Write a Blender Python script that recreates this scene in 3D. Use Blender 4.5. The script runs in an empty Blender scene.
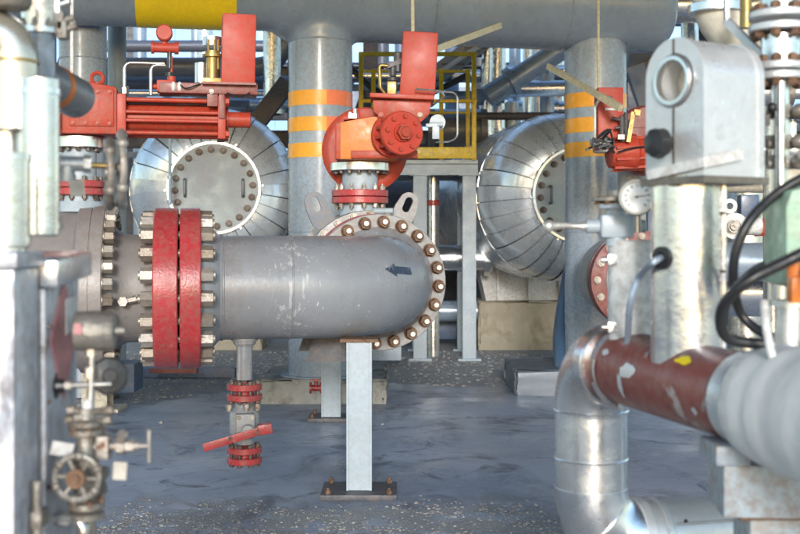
import bpy, bmesh, math, random
from mathutils import Vector, Matrix
R = math.radians
random.seed(7)
V = Vector
sc = bpy.context.scene
col = sc.collection
H = 1.36            # camera height
F = 1111.1          # focal length in photograph pixels (50 mm on 36 mm over 800 px)
HZ = 240            # horizon row
def W(px, py, d):   # a point d metres in front of the camera
    return V(((px-400)/F*d, d, H+(HZ-py)/F*d))
ORI = {}
XF = None           # plan rotation of the plant grid, applied while building
def turn(px, d, deg):
    p = V(((px-400)/F*d, d, 0)); return Matrix.Translation(p) @ Matrix.Rotation(R(deg), 4, 'Z') @ Matrix.Translation(-p)
def along(px, px0, d, deg):    # x before turning of the point that ends up at column px on the turned line
    t = (px-400)/F; xp = (px0-400)/F*d; return xp + (d*t-xp)/(math.cos(R(deg))-t*math.sin(R(deg)))
def xf(p): return XF @ V(p) if XF is not None else V(p)
def xn(n): return XF.to_3x3() @ V(n) if XF is not None else V(n)
# ------------------------------------------------------------------ materials
def dulled(m, v):
    m.node_tree.nodes['Principled BSDF'].inputs['Specular IOR Level'].default_value = v
def nd(nt, t, **kw):
    n = nt.nodes.new(t)
    for k, v in kw.items():
        if k in n.inputs: n.inputs[k].default_value = v
        else: setattr(n, k, v)
    return n
def mat(name, c, rough=.5, metal=0., var=.18, vs=5., bump=.15, bs=60., dirt=None, dirt2=None, rv=.15, streak=False, rnd=0., coat=0., wear=.5):
    m = bpy.data.materials.new(name); m.use_nodes = True
    nt = m.node_tree; N = nt.nodes; Lk = nt.links
    b = N['Principled BSDF']
    tc = nd(nt, 'ShaderNodeTexCoord')
    src = tc.outputs['Object']
    def noise(scale, detail=6, rough_=.6, vec=None, dist=0.):
        n = nd(nt, 'ShaderNodeTexNoise'); n.inputs['Scale'].default_value = scale
        n.inputs['Detail'].default_value = detail; n.inputs['Roughness'].default_value = rough_; n.inputs['Distortion'].default_value = dist
        Lk.new(vec or src, n.inputs['Vector']); return n.outputs['Fac']
    def ramp(fac, a, bb, c0=(0,0,0,1), c1=(1,1,1,1)):
        r = nd(nt, 'ShaderNodeValToRGB'); r.color_ramp.elements[0].position = a; r.color_ramp.elements[1].position = bb
        r.color_ramp.elements[0].color = c0; r.color_ramp.elements[1].color = c1
        Lk.new(fac, r.inputs['Fac']); return r.outputs['Color']
    def mix(f, a, bcol):
        x = nd(nt, 'ShaderNodeMix', data_type='RGBA')
        if hasattr(f, 'node'): Lk.new(f, x.inputs[0])
        else: x.inputs[0].default_value = f
        for s, v in ((6, a), (7, bcol)):
            if hasattr(v, 'node'): Lk.new(v, x.inputs[s])
            else: x.inputs[s].default_value = (*v[:3], 1)
        return x.outputs[2]
    n1 = noise(vs)
    lo = tuple(max(0, k*(1-var*1.3)) for k in c); hi = tuple(min(1, k*(1+var)) for k in c)
    colr = ramp(n1, .3, .72, (*lo, 1), (*hi, 1))
    n3 = noise(vs*7, 4)
    colr = mix(ramp(n3, .45, .8), colr, tuple(k*(1-var*.45) for k in c))
    if rnd:
        oi = nd(nt, 'ShaderNodeObjectInfo')
        rr = ramp(oi.outputs['Random'], 0, 1, (1-rnd, 1-rnd*1.15, 1-rnd*1.3, 1), (1, 1, 1, 1))
        mm = nd(nt, 'ShaderNodeMix', data_type='RGBA', blend_type='MULTIPLY'); mm.inputs[0].default_value = 1
        Lk.new(colr, mm.inputs[6]); Lk.new(rr, mm.inputs[7]); colr = mm.outputs[2]
    rfac = ramp(noise(vs*2.3, 5), .3, .75, (max(.03, rough-rv),)*3+(1,), (min(1, rough+rv),)*3+(1,))
    metal_out = None
    for dd in (dirt, dirt2):
        if dd:
            dc, lo_, hi_, sc_ = dd[:4]
            vec = src
            if len(dd) > 4:
                mp = nd(nt, 'ShaderNodeMapping'); mp.inputs['Scale'].default_value = dd[4]; Lk.new(src, mp.inputs['Vector']); vec = mp.outputs['Vector']
            f = ramp(noise(sc_, 8, .68, vec, .3), lo_, hi_)
            colr = mix(f, colr, dc)
            rfac = mix(f, rfac, (.8, .8, .8))
    if wear and metal < .3:
        mp = nd(nt, 'ShaderNodeMapping'); mp.inputs['Scale'].default_value = (13, 13, 1.3); Lk.new(src, mp.inputs['Vector'])
        drip = ramp(noise(1.1, 5, .55, mp.outputs['Vector'], .2), .52, .80, (0, 0, 0, 1), (.55*wear,)*3+(1,))
        colr = mix(drip, colr, tuple(k*.38+.03*q for k, q in zip(c, (1, .85, .7))))
        soil = ramp(noise(1.9, 9, .7, None, .8), .50, .80, (0, 0, 0, 1), (.5*wear,)*3+(1,))
        colr = mix(soil, colr, tuple(k*.55+.05 for k in c))
        ge = nd(nt, 'ShaderNodeNewGeometry')
        e1 = ramp(ge.outputs['Pointiness'], .512, .545); brk = ramp(noise(38, 5, .7), .42, .60)
        em = nd(nt, 'ShaderNodeMath', operation='MULTIPLY'); Lk.new(e1, em.inputs[0]); Lk.new(brk, em.inputs[1])
        em2 = nd(nt, 'ShaderNodeMath', operation='MULTIPLY'); Lk.new(em.outputs[0], em2.inputs[0]); em2.inputs[1].default_value = .75*wear
        colr = mix(em2.outputs[0], colr, (.22, .15, .11))
        chip = ramp(noise(21, 8, .72), .735, .75, (0, 0, 0, 1), (1.2*wear,)*3+(1,))
        colr = mix(chip, colr, (.20, .12, .085))
    Lk.new(colr, b.inputs['Base Color']); Lk.new(rfac, b.inputs['Roughness'])
    b.inputs['Metallic'].default_value = metal
    if coat: b.inputs['Coat Weight'].default_value = coat; b.inputs['Coat Roughness'].default_value = .2
    if bump:
        bp = nd(nt, 'ShaderNodeBump'); bp.inputs['Strength'].default_value = bump; bp.inputs['Distance'].default_value = .01
        Lk.new(noise(bs, 5), bp.inputs['Height']); Lk.new(bp.outputs['Normal'], b.inputs['Normal'])
    return m
RUST = (.16, .06, .025)
class M: pass
def scratched(m, cx, hw):     # a scraped zone round one place on the pipe
    nt = m.node_tree; b = nt.nodes['Principled BSDF']; old = b.inputs['Base Color'].links[0].from_socket
    tc = nd(nt, 'ShaderNodeTexCoord'); sp = nd(nt, 'ShaderNodeSeparateXYZ'); nt.links.new(tc.outputs['Object'], sp.inputs[0])
    def mth(op, a, c):
        x = nd(nt, 'ShaderNodeMath', operation=op)
        for i, v in enumerate((a, c)):
            if hasattr(v, 'node'): nt.links.new(v, x.inputs[i])
            else: x.inputs[i].default_value = v
        return x.outputs[0]
    def noi(sc, scale):
        mp = nd(nt, 'ShaderNodeMapping'); mp.inputs['Scale'].default_value = sc; nt.links.new(tc.outputs['Object'], mp.inputs['Vector'])
        n = nd(nt, 'ShaderNodeTexNoise'); n.inputs['Scale'].default_value = scale; n.inputs['Detail'].default_value = 7; n.inputs['Roughness'].default_value = .65; nt.links.new(mp.outputs['Vector'], n.inputs['Vector']); return n.outputs['Fac']
    msk = mth('SUBTRACT', 1, mth('DIVIDE', mth('ABSOLUTE', mth('SUBTRACT', sp.outputs['X'], cx), 0), hw))
    msk = mth('MULTIPLY', mth('MAXIMUM', msk, 0), .20)
    f = mth('ADD', noi((45, 45, 2.2), 1.0), msk)
    f = mth('ADD', f, mth('MULTIPLY', mth('SUBTRACT', noi((1, 1, 1), 6), .5), .5))
    r = nd(nt, 'ShaderNodeValToRGB'); r.color_ramp.elements[0].position = .715; r.color_ramp.elements[1].position = .79; r.color_ramp.elements[1].color = (.5, .5, .5, 1); nt.links.new(f, r.inputs['Fac'])
    x = nd(nt, 'ShaderNodeMix', data_type='RGBA'); nt.links.new(r.outputs['Color'], x.inputs[0]); nt.links.new(old, x.inputs[6]); x.inputs[7].default_value = (.55, .55, .55, 1); nt.links.new(x.outputs[2], b.inputs['Base Color'])
M.pipe = mat('grey_paint', (.25, .26, .285), .33, .0, .12, 3, .10, 40, ((.60, .60, .60), .635, .68, 9, (6, 6, .8)), ((.16, .16, .18), .60, .85, 3.5), .12)
scratched(M.pipe, -.02, .22)
M.body = mat('brown_grey_primer', (.24, .22, .215), .42, 0, .12, 4, .2, 50, ((.38, .36, .35), .62, .75, 12))
M.flange = mat('grey_flange_paint', (.34, .345, .355), .42, 0, .12, 5, .15, 50, ((.24, .19, .16), .62, .82, 7))
M.red = mat('red_flange_paint', (.43, .036, .046), .30, 0, .16, 4, .18, 70, ((.60, .20, .19), .60, .8, 22), ((.20, .05, .04), .66, .8, 9), .12)
M.redact = mat('red_actuator_paint', (.42, .040, .018), .42, 0, .16, 5, .12, 50, ((.30, .05, .035), .58, .78, 4), ((.58, .16, .11), .66, .85, 7), .1, wear=.4)
M.redbox = mat('faded_red_paint', (.44, .044, .026), .44, 0, .08, 3, .04, 30, ((.52, .10, .07), .55, .9, 2.5), None, .1, wear=.3)
M.orange = mat('orange_red_paint', (.86, .23, .035), .40, 0, .14, 7, .1, 40, ((.70, .13, .05), .55, .75, 6))
dulled(M.redact, .28); dulled(M.redbox, .28); dulled(M.orange, .3)
M.darkred = mat('dark_red_paint', (.22, .035, .035), .45, 0, .15, 5, .1, 40)
M.bolt = mat('weathered_zinc', (.42, .385, .35), .38, .4, .2, 30, .25, 160, ((.20, .09, .045), .56, .68, 26), None, .15, rnd=.45)
M.boltdark = mat('oily_bolt_steel', (.17, .15, .14), .45, .5, .3, 30, .25, 160, ((.2, .09, .04), .5, .65, 22), rnd=.4)
M.boltrust = mat('rusty_bolt', (.21, .11, .06), .55, .25, .3, 30, .4, 160, ((.13, .06, .03), .48, .62, 30), rnd=.4)
M.stud = mat('bright_stud_end', (.62, .60, .57), .35, .6, .15, 40, .15, 120)
M.clad = mat('aluminium_cladding', (.76, .77, .79), .27, .94, .12, 2.2, .3, 8, ((.42, .43, .44), .6, .85, 4), ((.30, .25, .20), .70, .85, 9), .10)
M.cladb = mat('bright_cladding', (.74, .735, .73), .27, .90, .12, 5, .30, 9, ((.56, .52, .47), .60, .8, 8), ((.32, .20, .12), .70, .82, 14), .10)
M.dish = mat('vessel_cladding', (.80, .83, .87), .27, .55, .14, 2.2, .35, 4, ((.40, .41, .42), .58, .85, 3), None, .10)
M.cover = mat('cover_grey_green', (.37, .45, .47), .36, 0, .07, 3, .06, 30, ((.45, .45, .49), .44, .62, 1.7), ((.32, .31, .29), .70, .85, 6), wear=.2)
M.col = mat('column_grey_paint', (.31, .385, .475), .24, 0, .10, 2.5, .06, 20, ((.40, .42, .44), .62, .8, 4), ((.20, .22, .25), .64, .85, 5, (3, 3, .5)), .1)
M.header = mat('header_grey_paint', (.25, .32, .41), .28, 0, .10, 2.5, .06, 20, ((.27, .28, .30), .6, .8, 4), None, .1)
M.yellow = mat('yellow_paint', (.90, .66, .006), .4, 0, .05, 5, .05, 30, ((.70, .47, .02), .60, .8, 9, (3, 3, .5)), wear=.15)
M.rail = mat('rail_yellow', (.80, .55, .010), .4, 0, .14, 6, .1, 40, ((.30, .16, .03), .62, .78, 12))
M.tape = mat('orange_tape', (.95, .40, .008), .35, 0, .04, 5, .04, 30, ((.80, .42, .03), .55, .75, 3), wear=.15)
M.tape2 = mat('coral_band_half', (.92, .21, .075), .35, 0, .04, 5, .04, 30, ((.88, .3, .06), .55, .75, 3), wear=.15)  # colours the right half of the left pipe's bands
M.post = mat('pale_blue_steel', (.37, .44, .50), .45, 0, .08, 4, .10, 40, ((.25, .13, .06), .70, .76, 8), ((.50, .55, .58), .62, .80, 6), wear=.25)
M.dsteel = mat('dark_steel', (.06, .07, .09), .55, .1, .25, 4, .15, 40, ((.14, .09, .06), .62, .8, 6))
M.bsteel = mat('blue_grey_steel', (.12, .20, .33), .5, 0, .18, 3, .1, 30)
M.blue = mat('blue_paint', (.05, .11, .21), .45, 0, .15, 4, .1, 30)
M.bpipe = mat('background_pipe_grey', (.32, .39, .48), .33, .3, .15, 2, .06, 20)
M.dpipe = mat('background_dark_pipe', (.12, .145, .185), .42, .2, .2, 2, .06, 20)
M.ins = mat('insulation_cloth', (.68, .675, .66), .75, 0, .08, 5, .35, 14, ((.50, .48, .46), .6, .82, 5))
M.redpipe = mat('oxide_red_primer', (.215, .050, .040), .42, 0, .15, 7, .12, 50, ((.36, .32, .31), .60, .63, 9.0), ((.10, .04, .035), .6, .74, 10), .08)
M.cast = mat('cast_grey_paint', (.64, .645, .65), .38, .45, .08, 9, .25, 60, ((.36, .35, .33), .6, .8, 10), ((.60, .60, .60), .66, .74, 22))
M.white = mat('white_paint', (.68, .68, .67), .45, 0, .05, 6, .05, 30, ((.62, .6, .57), .6, .85, 7))
M.panel = mat('weathered_panel', (.56, .58, .63), .42, .25, .14, 5, .2, 14, ((.27, .28, .32), .52, .66, 5, (3, 3, .8)), ((.16, .13, .12), .64, .72, 11), .12)
M.stand = mat('worn_blue_grey_steel', (.34, .40, .45), .5, 0, .12, 6, .15, 40, ((.21, .13, .09), .62, .70, 7, (2, 2, .8)), ((.22, .25, .28), .58, .75, 4), wear=.8)
M.creamclad = mat('cream_cladding', (.66, .61, .51), .3, .7, .08, 5, .2, 12, ((.45, .40, .33), .6, .8, 8))
M.dull = mat('dull_cladding', (.62, .62, .61), .4, .35, .1, 5, .2, 14, ((.40, .38, .35), .6, .8, 5), wear=0)
M.dial = mat('dial_face', (.85, .85, .84), .4, 0, .02, 6, 0, wear=0)
M.glass = mat('gauge_rim', (.20, .20, .20), .3, .8, .1, 12, .05, 30)
M.cream = mat('cream_paint', (.66, .60, .49), .45, 0, .08, 5, .1, 30, ((.45, .38, .28), .62, .8, 8))
M.black = mat('black_rubber', (.020, .020, .022), .42, 0, .25, 9, .15, 60, ((.06, .058, .055), .62, .8, 9), wear=0)
M.tube = mat('stainless_tube', (.56, .55, .53), .28, .85, .12, 12, .05, 60)
M.brass = mat('brass', (.34, .24, .09), .42, .7, .25, 14, .1, 60, ((.2, .16, .1), .6, .8, 12))
M.cane = mat('pale_lance_paint', (.55, .50, .33), .5, 0, .12, 9, .1, 60)
M.green = mat('pale_green_paint', (.34, .52, .38), .5, 0, .1, 9, .15, 40, ((.60, .58, .34), .6, .75, 9))
M.grime = mat('grimy_valve_metal', (.30, .28, .25), .45, .45, .3, 16, .4, 70, ((.13, .085, .05), .52, .7, 18), ((.5, .49, .46), .66, .74, 26), rnd=.3)
M.tag = mat('pale_tag', (.62, .59, .52), .6, 0, .1, 16, .05, 60)
M.conc = mat('plinth_concrete', (.40, .385, .355), .85, 0, .2, 4, .5, 40, ((.15, .14, .13), .48, .62, 4), ((.60, .58, .54), .62, .72, 6))
M.concwarm = mat('warm_concrete', (.38, .33, .25), .85, 0, .2, 3, .4, 30, ((.16, .12, .07), .52, .75, 3))
M.stone = mat('rubble', (.34, .335, .325), .85, 0, .55, 24, .4, 60, ((.45, .43, .40), .6, .7, 14), ((.10, .09, .085), .55, .65, 10))
M.sticker = mat('red_sticker', (.52, .20, .22), .5, 0, .12, 9, .02, 30, ((.62, .34, .34), .6, .8, 12))
M.mark = mat('blue_black_mark', (.035, .05, .09), .6, 0, .25, 20, 0, 30, ((.25, .27, .31), .57, .66, 34))
M.pale = mat('sky_blue_backdrop', (.30, .52, .80), .5, 0, .12, .6, .05, 6, wear=0)  # brightness of the sky gaps put into a wall colour
M.wall = mat('dark_backdrop', (.05, .06, .075), .6, 0, .2, 1, .1, 6)
M.groove = mat('painted_seam_shade', (.06, .055, .05), .7, 0, .2, 9, 0)  # dark colour standing in for shade in seams, clamp slot and panel gap
# ------------------------------------------------------------------ mesh builder
def rotz_to(ax):
    return V((0, 0, 1)).rotation_difference(V(ax).normalized()).to_matrix()
class MB:
    def __init__(s): s.bm = bmesh.new()
    def lathe(s, p, ax, prof, seg=40, rfun=None):
        m = rotz_to(ax); p = V(p); rings = []
        for t, r in prof:
            if r < 1e-6: rings.append([s.bm.verts.new(p + m @ V((0, 0, t)))])
            else:
                rg = []
                for i in range(seg):
                    a = 2*math.pi*i/seg; rr = r*(rfun(a, t) if rfun else 1)
                    rg.append(s.bm.verts.new(p + m @ V((rr*math.cos(a), rr*math.sin(a), t))))
                rings.append(rg)
        for a, b in zip(rings, rings[1:]):
            if len(a) == 1 and len(b) == 1: continue
            for i in range(seg):
                j = (i+1) % seg
                try:
                    if len(a) == 1: s.bm.faces.new((a[0], b[j], b[i]))
                    elif len(b) == 1: s.bm.faces.new((a[i], a[j], b[0]))
                    else: s.bm.faces.new((a[i], a[j], b[j], b[i]))
                except ValueError: pass
        for rg in (rings[0], rings[-1]):
            if len(rg) > 1: s.bm.faces.new(rg)
        return s
    def annulus(s, p, ax, r0, r1, t0, t1, seg=48, bev=0.):
        m = rotz_to(ax); p = V(p); b = bev
        prof = [(t0, r0), (t0, r1-b), (t0+b, r1), (t1-b, r1), (t1, r1-b), (t1, r0)] if b else [(t0, r0), (t0, r1), (t1, r1), (t1, r0)]
        rings = [[s.bm.verts.new(p + m @ V((r*math.cos(2*math.pi*i/seg), r*math.sin(2*math.pi*i/seg), t))) for i in range(seg)] for t, r in prof]
        for k in range(len(rings)):
            a, b_ = rings[k], rings[(k+1) % len(rings)]
            for i in range(seg):
                j = (i+1) % seg; s.bm.faces.new((a[i], a[j], b_[j], b_[i]))
        return s
    def cyl(s, p0, p1, r, r1=None, seg=24, bev=0.):
        p0, p1 = V(p0), V(p1); L = (p1-p0).length; r1 = r if r1 is None else r1
        if bev: pr = [(0, r-bev), (bev, r), (L-bev, r1), (L, r1-bev)]
        else: pr = [(0, r), (L, r1)]
        return s.lathe(p0, p1-p0, pr, seg)
    def tube(s, pts, r, seg=12, cap=True):
        pts = [V(p) for p in pts]; n = len(pts)
        tang = [(pts[min(i+1, n-1)]-pts[max(i-1, 0)]).normalized() for i in range(n)]
        up = V((0, 0, 1)) if abs(tang[0].z) < .9 else V((1, 0, 0))
        x = tang[0].cross(up).normalized(); rings = []
        for i in range(n):
            x = (x - tang[i]*x.dot(tang[i])).normalized(); y = tang[i].cross(x)
            rr = r[i] if isinstance(r, (list, tuple)) else r
            rings.append([s.bm.verts.new(pts[i] + x*rr*math.cos(2*math.pi*k/seg) + y*rr*math.sin(2*math.pi*k/seg)) for k in range(seg)])
        for a, b in zip(rings, rings[1:]):
            for i in range(seg):
                j = (i+1) % seg; s.bm.faces.new((a[i], a[j], b[j], b[i]))
        if cap: s.bm.faces.new(rings[0]); s.bm.faces.new(rings[-1])
        return s
    def box(s, c, size, rot=None, bev=0.):
        c = V(c); rot = rot or Matrix.Identity(3)
        hx, hy, hz = (k/2 for k in size)
        v = [s.bm.verts.new(c + rot @ V((x, y, z))) for x in (-hx, hx) for y in (-hy, hy) for z in (-hz, hz)]
        fs = [s.bm.faces.new([v[i] for i in q]) for q in ((0,1,3,2), (4,6,7,5), (0,4,5,1), (2,3,7,6), (0,2,6,4), (1,5,7,3))]
        if bev:
            es = list({e for f in fs for e in f.edges})
            bmesh.ops.bevel(s.bm, geom=es, offset=bev, segments=2, affect='EDGES', profile=.6)
        return s
    def bar(s, p0, p1, w, h, bev=0.):
        p0, p1 = V(p0), V(p1); z = (p1-p0).normalized()
        up = V((0, 0, 1)) if abs(z.z) < .95 else V((0, 1, 0))
        x = z.cross(up).normalized(); y = x.cross(z)
        rot = Matrix((x, y, z)).transposed()
        return s.box((p0+p1)/2, (w, h, (p1-p0).length), rot, bev)
    def ibeam(s, p0, p1, w, h, t=.012):
        p0, p1 = V(p0), V(p1); z = (p1-p0).normalized()
        up = V((0, 0, 1)) if abs(z.z) < .95 else V((0, 1, 0))
        x = z.cross(up).normalized(); y = x.cross(z); rot = Matrix((x, y, z)).transposed(); c = (p0+p1)/2; L = (p1-p0).length
        s.box(c + y*(h/2-t/2), (w, t, L), rot); s.box(c - y*(h/2-t/2), (w, t, L), rot); s.box(c, (t, h-2*t-.001, L), rot)
        return s
    def prism(s, poly, o, ux, uy, dv, hole=None, bev=0.):
        o, ux, uy, dv = V(o), V(ux), V(uy), V(dv)
        f = lambda q, d: [s.bm.verts.new(o + ux*a + uy*b + dv*d) for a, b in q]
        A, B = f(poly, 0), f(poly, 1); n = len(poly); fs = []
        for i in range(n): fs.append(s.bm.faces.new((A[i], A[(i+1) % n], B[(i+1) % n], B[i])))
        if hole:
            C, D = f(hole, 0), f(hole, 1)
            for i in range(n):
                j = (i+1) % n
                s.bm.faces.new((C[i], C[j], D[j], D[i])); s.bm.faces.new((A[i], A[j], C[j], C[i])); s.bm.faces.new((B[i], B[j], D[j], D[i]))
        else:
            a, b = s.bm.faces.new(A), s.bm.faces.new(B)
            if bev:
                es = list(set(a.edges) | set(b.edges)); bmesh.ops.bevel(s.bm, geom=es, offset=bev, segments=2, affect='EDGES', profile=.6)
        return s
    def ball(s, c, r, sx=1, sy=1, sz=1, u=16, v=10):
        m = Matrix.Translation(V(c)) @ Matrix.Diagonal((sx, sy, sz, 1))
        bmesh.ops.create_uvsphere(s.bm, u_segments=u, v_segments=v, radius=r, matrix=m); return s
    def torus(s, c, ax, R_, r, seg=32, ms=8):
        m = rotz_to(ax); pts = [V(c) + m @ V((R_*math.cos(2*math.pi*i/seg), R_*math.sin(2*math.pi*i/seg), 0)) for i in range(seg+1)]
        return s.tube(pts, r, ms, False)
    def hexa(s, p, ax, r, h, off=0): 
        m = rotz_to(ax); p = V(p)
        A = [s.bm.verts.new(p + m @ V((r*math.cos(off+math.pi/3*i), r*math.sin(off+math.pi/3*i), 0))) for i in range(6)]
        B = [s.bm.verts.new(p + m @ V((r*.97*math.cos(off+math.pi/3*i), r*.97*math.sin(off+math.pi/3*i), h))) for i in range(6)]
        for i in range(6): s.bm.faces.new((A[i], A[(i+1) % 6], B[(i+1) % 6], B[i]))
        s.bm.faces.new(A); s.bm.faces.new(B); return s
    def obj(s, name, m, parent=None, origin=None, sharp=.6):
        bm = s.bm; o0 = ORI[parent.name] if parent else (xf(origin) if origin is not None else V((0, 0, 0)))
        bmesh.ops.recalc_face_normals(bm, faces=bm.faces[:])
        for v in bm.verts: v.co = xf(v.co) - o0
        for f in bm.faces: f.smooth = True
        bm.normal_update()
        for e in bm.edges:
            if len(e.link_faces) == 2 and e.calc_face_angle(0) > sharp: e.smooth = False
        me = bpy.data.meshes.new(name); bm.to_mesh(me); bm.free(); me.materials.append(m)
        o = bpy.data.objects.new(name, me); col.objects.link(o)
        if parent: o.parent = parent
        else: o.location = o0
        ORI[o.name] = o0
        return o
def tag(o, label, cat=None, group=None, kind=None):
    if kind: o['kind'] = kind
    if label: o['label'] = label
    if cat: o['category'] = cat
    if group: o['group'] = group
    return o
def thing(name, label, cat, loc, group=None):
    loc = xf(loc); o = bpy.data.objects.new(name, None); col.objects.link(o); o.location = loc; o.empty_display_size = .1
    ORI[o.name] = V(loc); return tag(o, label, cat, group)
def struct(name, mb, m, origin=None):
    o = mb.obj(name, m, None, origin); o['kind'] = 'structure'; return o
def dup(root, off, label, group=None):
    r = root.copy(); col.objects.link(r); r.location = root.location + V(off); r['label'] = label
    if group: r['group'] = group
    for ch in root.children:
        c = ch.copy(); col.objects.link(c); c.parent = r
        for g in ch.children:
            d = g.copy(); col.objects.link(d); d.parent = c
    return r
BC = {}
def bolt(parent, p, n, r, h, m, studm=None, stud=.5, name='bolt', washer=True):
    global XF
    key = (round(r, 4), round(h, 4), m.name, stud)
    if key not in BC:
        b = MB(); sv = XF; XF = None
        if washer: b.cyl((0, 0, -.001), (0, 0, h*.12), r*1.12, seg=16)
        b.hexa((0, 0, h*.12), (0, 0, 1), r, h*.88)
        b.cyl((0, 0, h*.9), (0, 0, h*(1+stud)), r*.55, r*.5, 12)
        o = b.obj(name, m); BC[key] = o.data; XF = sv
        bpy.data.objects.remove(o)
    o = bpy.data.objects.new(name, BC[key]); col.objects.link(o); o.parent = parent
    o.location = xf(p) - ORI[parent.name]
    q = V((0, 0, 1)).rotation_difference(xn(n).normalized())
    o.rotation_mode = 'QUATERNION'; o.rotation_quaternion = q @ Matrix.Rotation(random.random()*1.05, 3, 'Z').to_quaternion()
    return o
def stud(parent, p, n, r, L, nut, m, name='stud_bolt'):
    global XF
    key = ('s', r, L, nut, m.name)
    if key not in BC:
        b = MB(); e = nut*.16; sv = XF; XF = None
        b.cyl((0, 0, -e), (0, 0, L+e), r*.55, seg=12)
        b.hexa((0, 0, 0), (0, 0, 1), r, nut); b.hexa((0, 0, L-nut), (0, 0, 1), r, nut, .3)
        o = b.obj(name, m); BC[key] = o.data; bpy.data.objects.remove(o); XF = sv
    o = bpy.data.objects.new(name, BC[key]); col.objects.link(o); o.parent = parent; o.location = xf(p)-ORI[parent.name]
    q = V((0, 0, 1)).rotation_difference(xn(n).normalized()); o.rotation_mode = 'QUATERNION'
    o.rotation_quaternion = q @ Matrix.Rotation(random.random()*1.05, 3, 'Z').to_quaternion(); return o
def ringpts(c, ax, r, n, off=0.):
    m = rotz_to(ax); return [V(c) + m @ V((r*math.cos(off+2*math.pi*i/n), r*math.sin(off+2*math.pi*i/n), 0)) for i in range(n)]
def fillet(pts, rad, n=8):
    pts = [V(p) for p in pts]; out = [pts[0]]
    for a, b, c in zip(pts, pts[1:], pts[2:]):
        d0 = (a-b).normalized(); d1 = (c-b).normalized(); ang = d0.angle(d1)
        t = min(rad/math.tan(ang/2), (a-b).length*.49, (c-b).length*.49)
        p0, p1 = b+d0*t, b+d1*t
        for i in range(n+1):
            u = i/n; out.append(p0*(1-u)**2 + b*2*u*(1-u) + p1*u*u)
    out.append(pts[-1]); return out
def curve(pts, n=8):
    P = [V(p) for p in pts]; P = [P[0]*2-P[1]] + P + [P[-1]*2-P[-2]]; out = []
    for i in range(1, len(P)-2):
        a, b, c, d = P[i-1:i+3]
        for k in range(n):
            t = k/n; out.append(.5*((2*b)+(c-a)*t+(2*a-5*b+4*c-d)*t*t+(3*b-a-3*c+d)*t**3))
    out.append(P[-2]); return out
def rz(a): return Matrix.Rotation(R(a), 3, 'Z')
def ry(a): return Matrix.Rotation(R(a), 3, 'Y')

# ------------------------------------------------------------------ camera, world, light
cam = bpy.data.objects.new('camera', bpy.data.cameras.new('camera')); col.objects.link(cam)
cam.location = (0, 0, H); cam.rotation_euler = (R(90), 0, 0)
cd = cam.data; cd.lens = 50; cd.sensor_width = 36; cd.shift_y = -27/800; cd.clip_end = 800; cd.clip_start = .05
cd.dof.use_dof = True; cd.dof.focus_distance = 6.2; cd.dof.aperture_fstop = 4.2
sc.camera = cam
w = bpy.data.worlds.new('World'); sc.world = w; w.use_nodes = True
SE, SR = 13.5, 179          # low soft sun behind the camera
sky = nd(w.node_tree, 'ShaderNodeTexSky', sky_type='NISHITA', sun_disc=False)
sky.sun_elevation = R(SE); sky.sun_rotation = R(SR); sky.air_density = 1.2; sky.dust_density = .5; sky.ozone_density = 2.6
bg = w.node_tree.nodes['Background']; bg.inputs['Strength'].default_value = .15
w.node_tree.links.new(sky.outputs[0], bg.inputs['Color'])
sun = bpy.data.objects.new('sun', bpy.data.lights.new('sun', 'SUN')); col.objects.link(sun)
sun.data.energy = 1.0; sun.data.angle = R(10); sun.data.color = (1, .985, .97)
sd = V((math.sin(R(SR))*math.cos(R(SE)), math.cos(R(SR))*math.cos(R(SE)), math.sin(R(SE))))
sun.rotation_euler = sd.to_track_quat('Z', 'Y').to_euler(); sun.location = (-3, -4, 8)
sc.view_settings.view_transform = 'Standard'; sc.view_settings.look = 'None'; sc.view_settings.gamma = 1
sc.view_settings.use_curve_mapping = False; sc.view_settings.exposure = 1.45
sc.render.engine = 'CYCLES'; sc.cycles.max_bounces = 8

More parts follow.
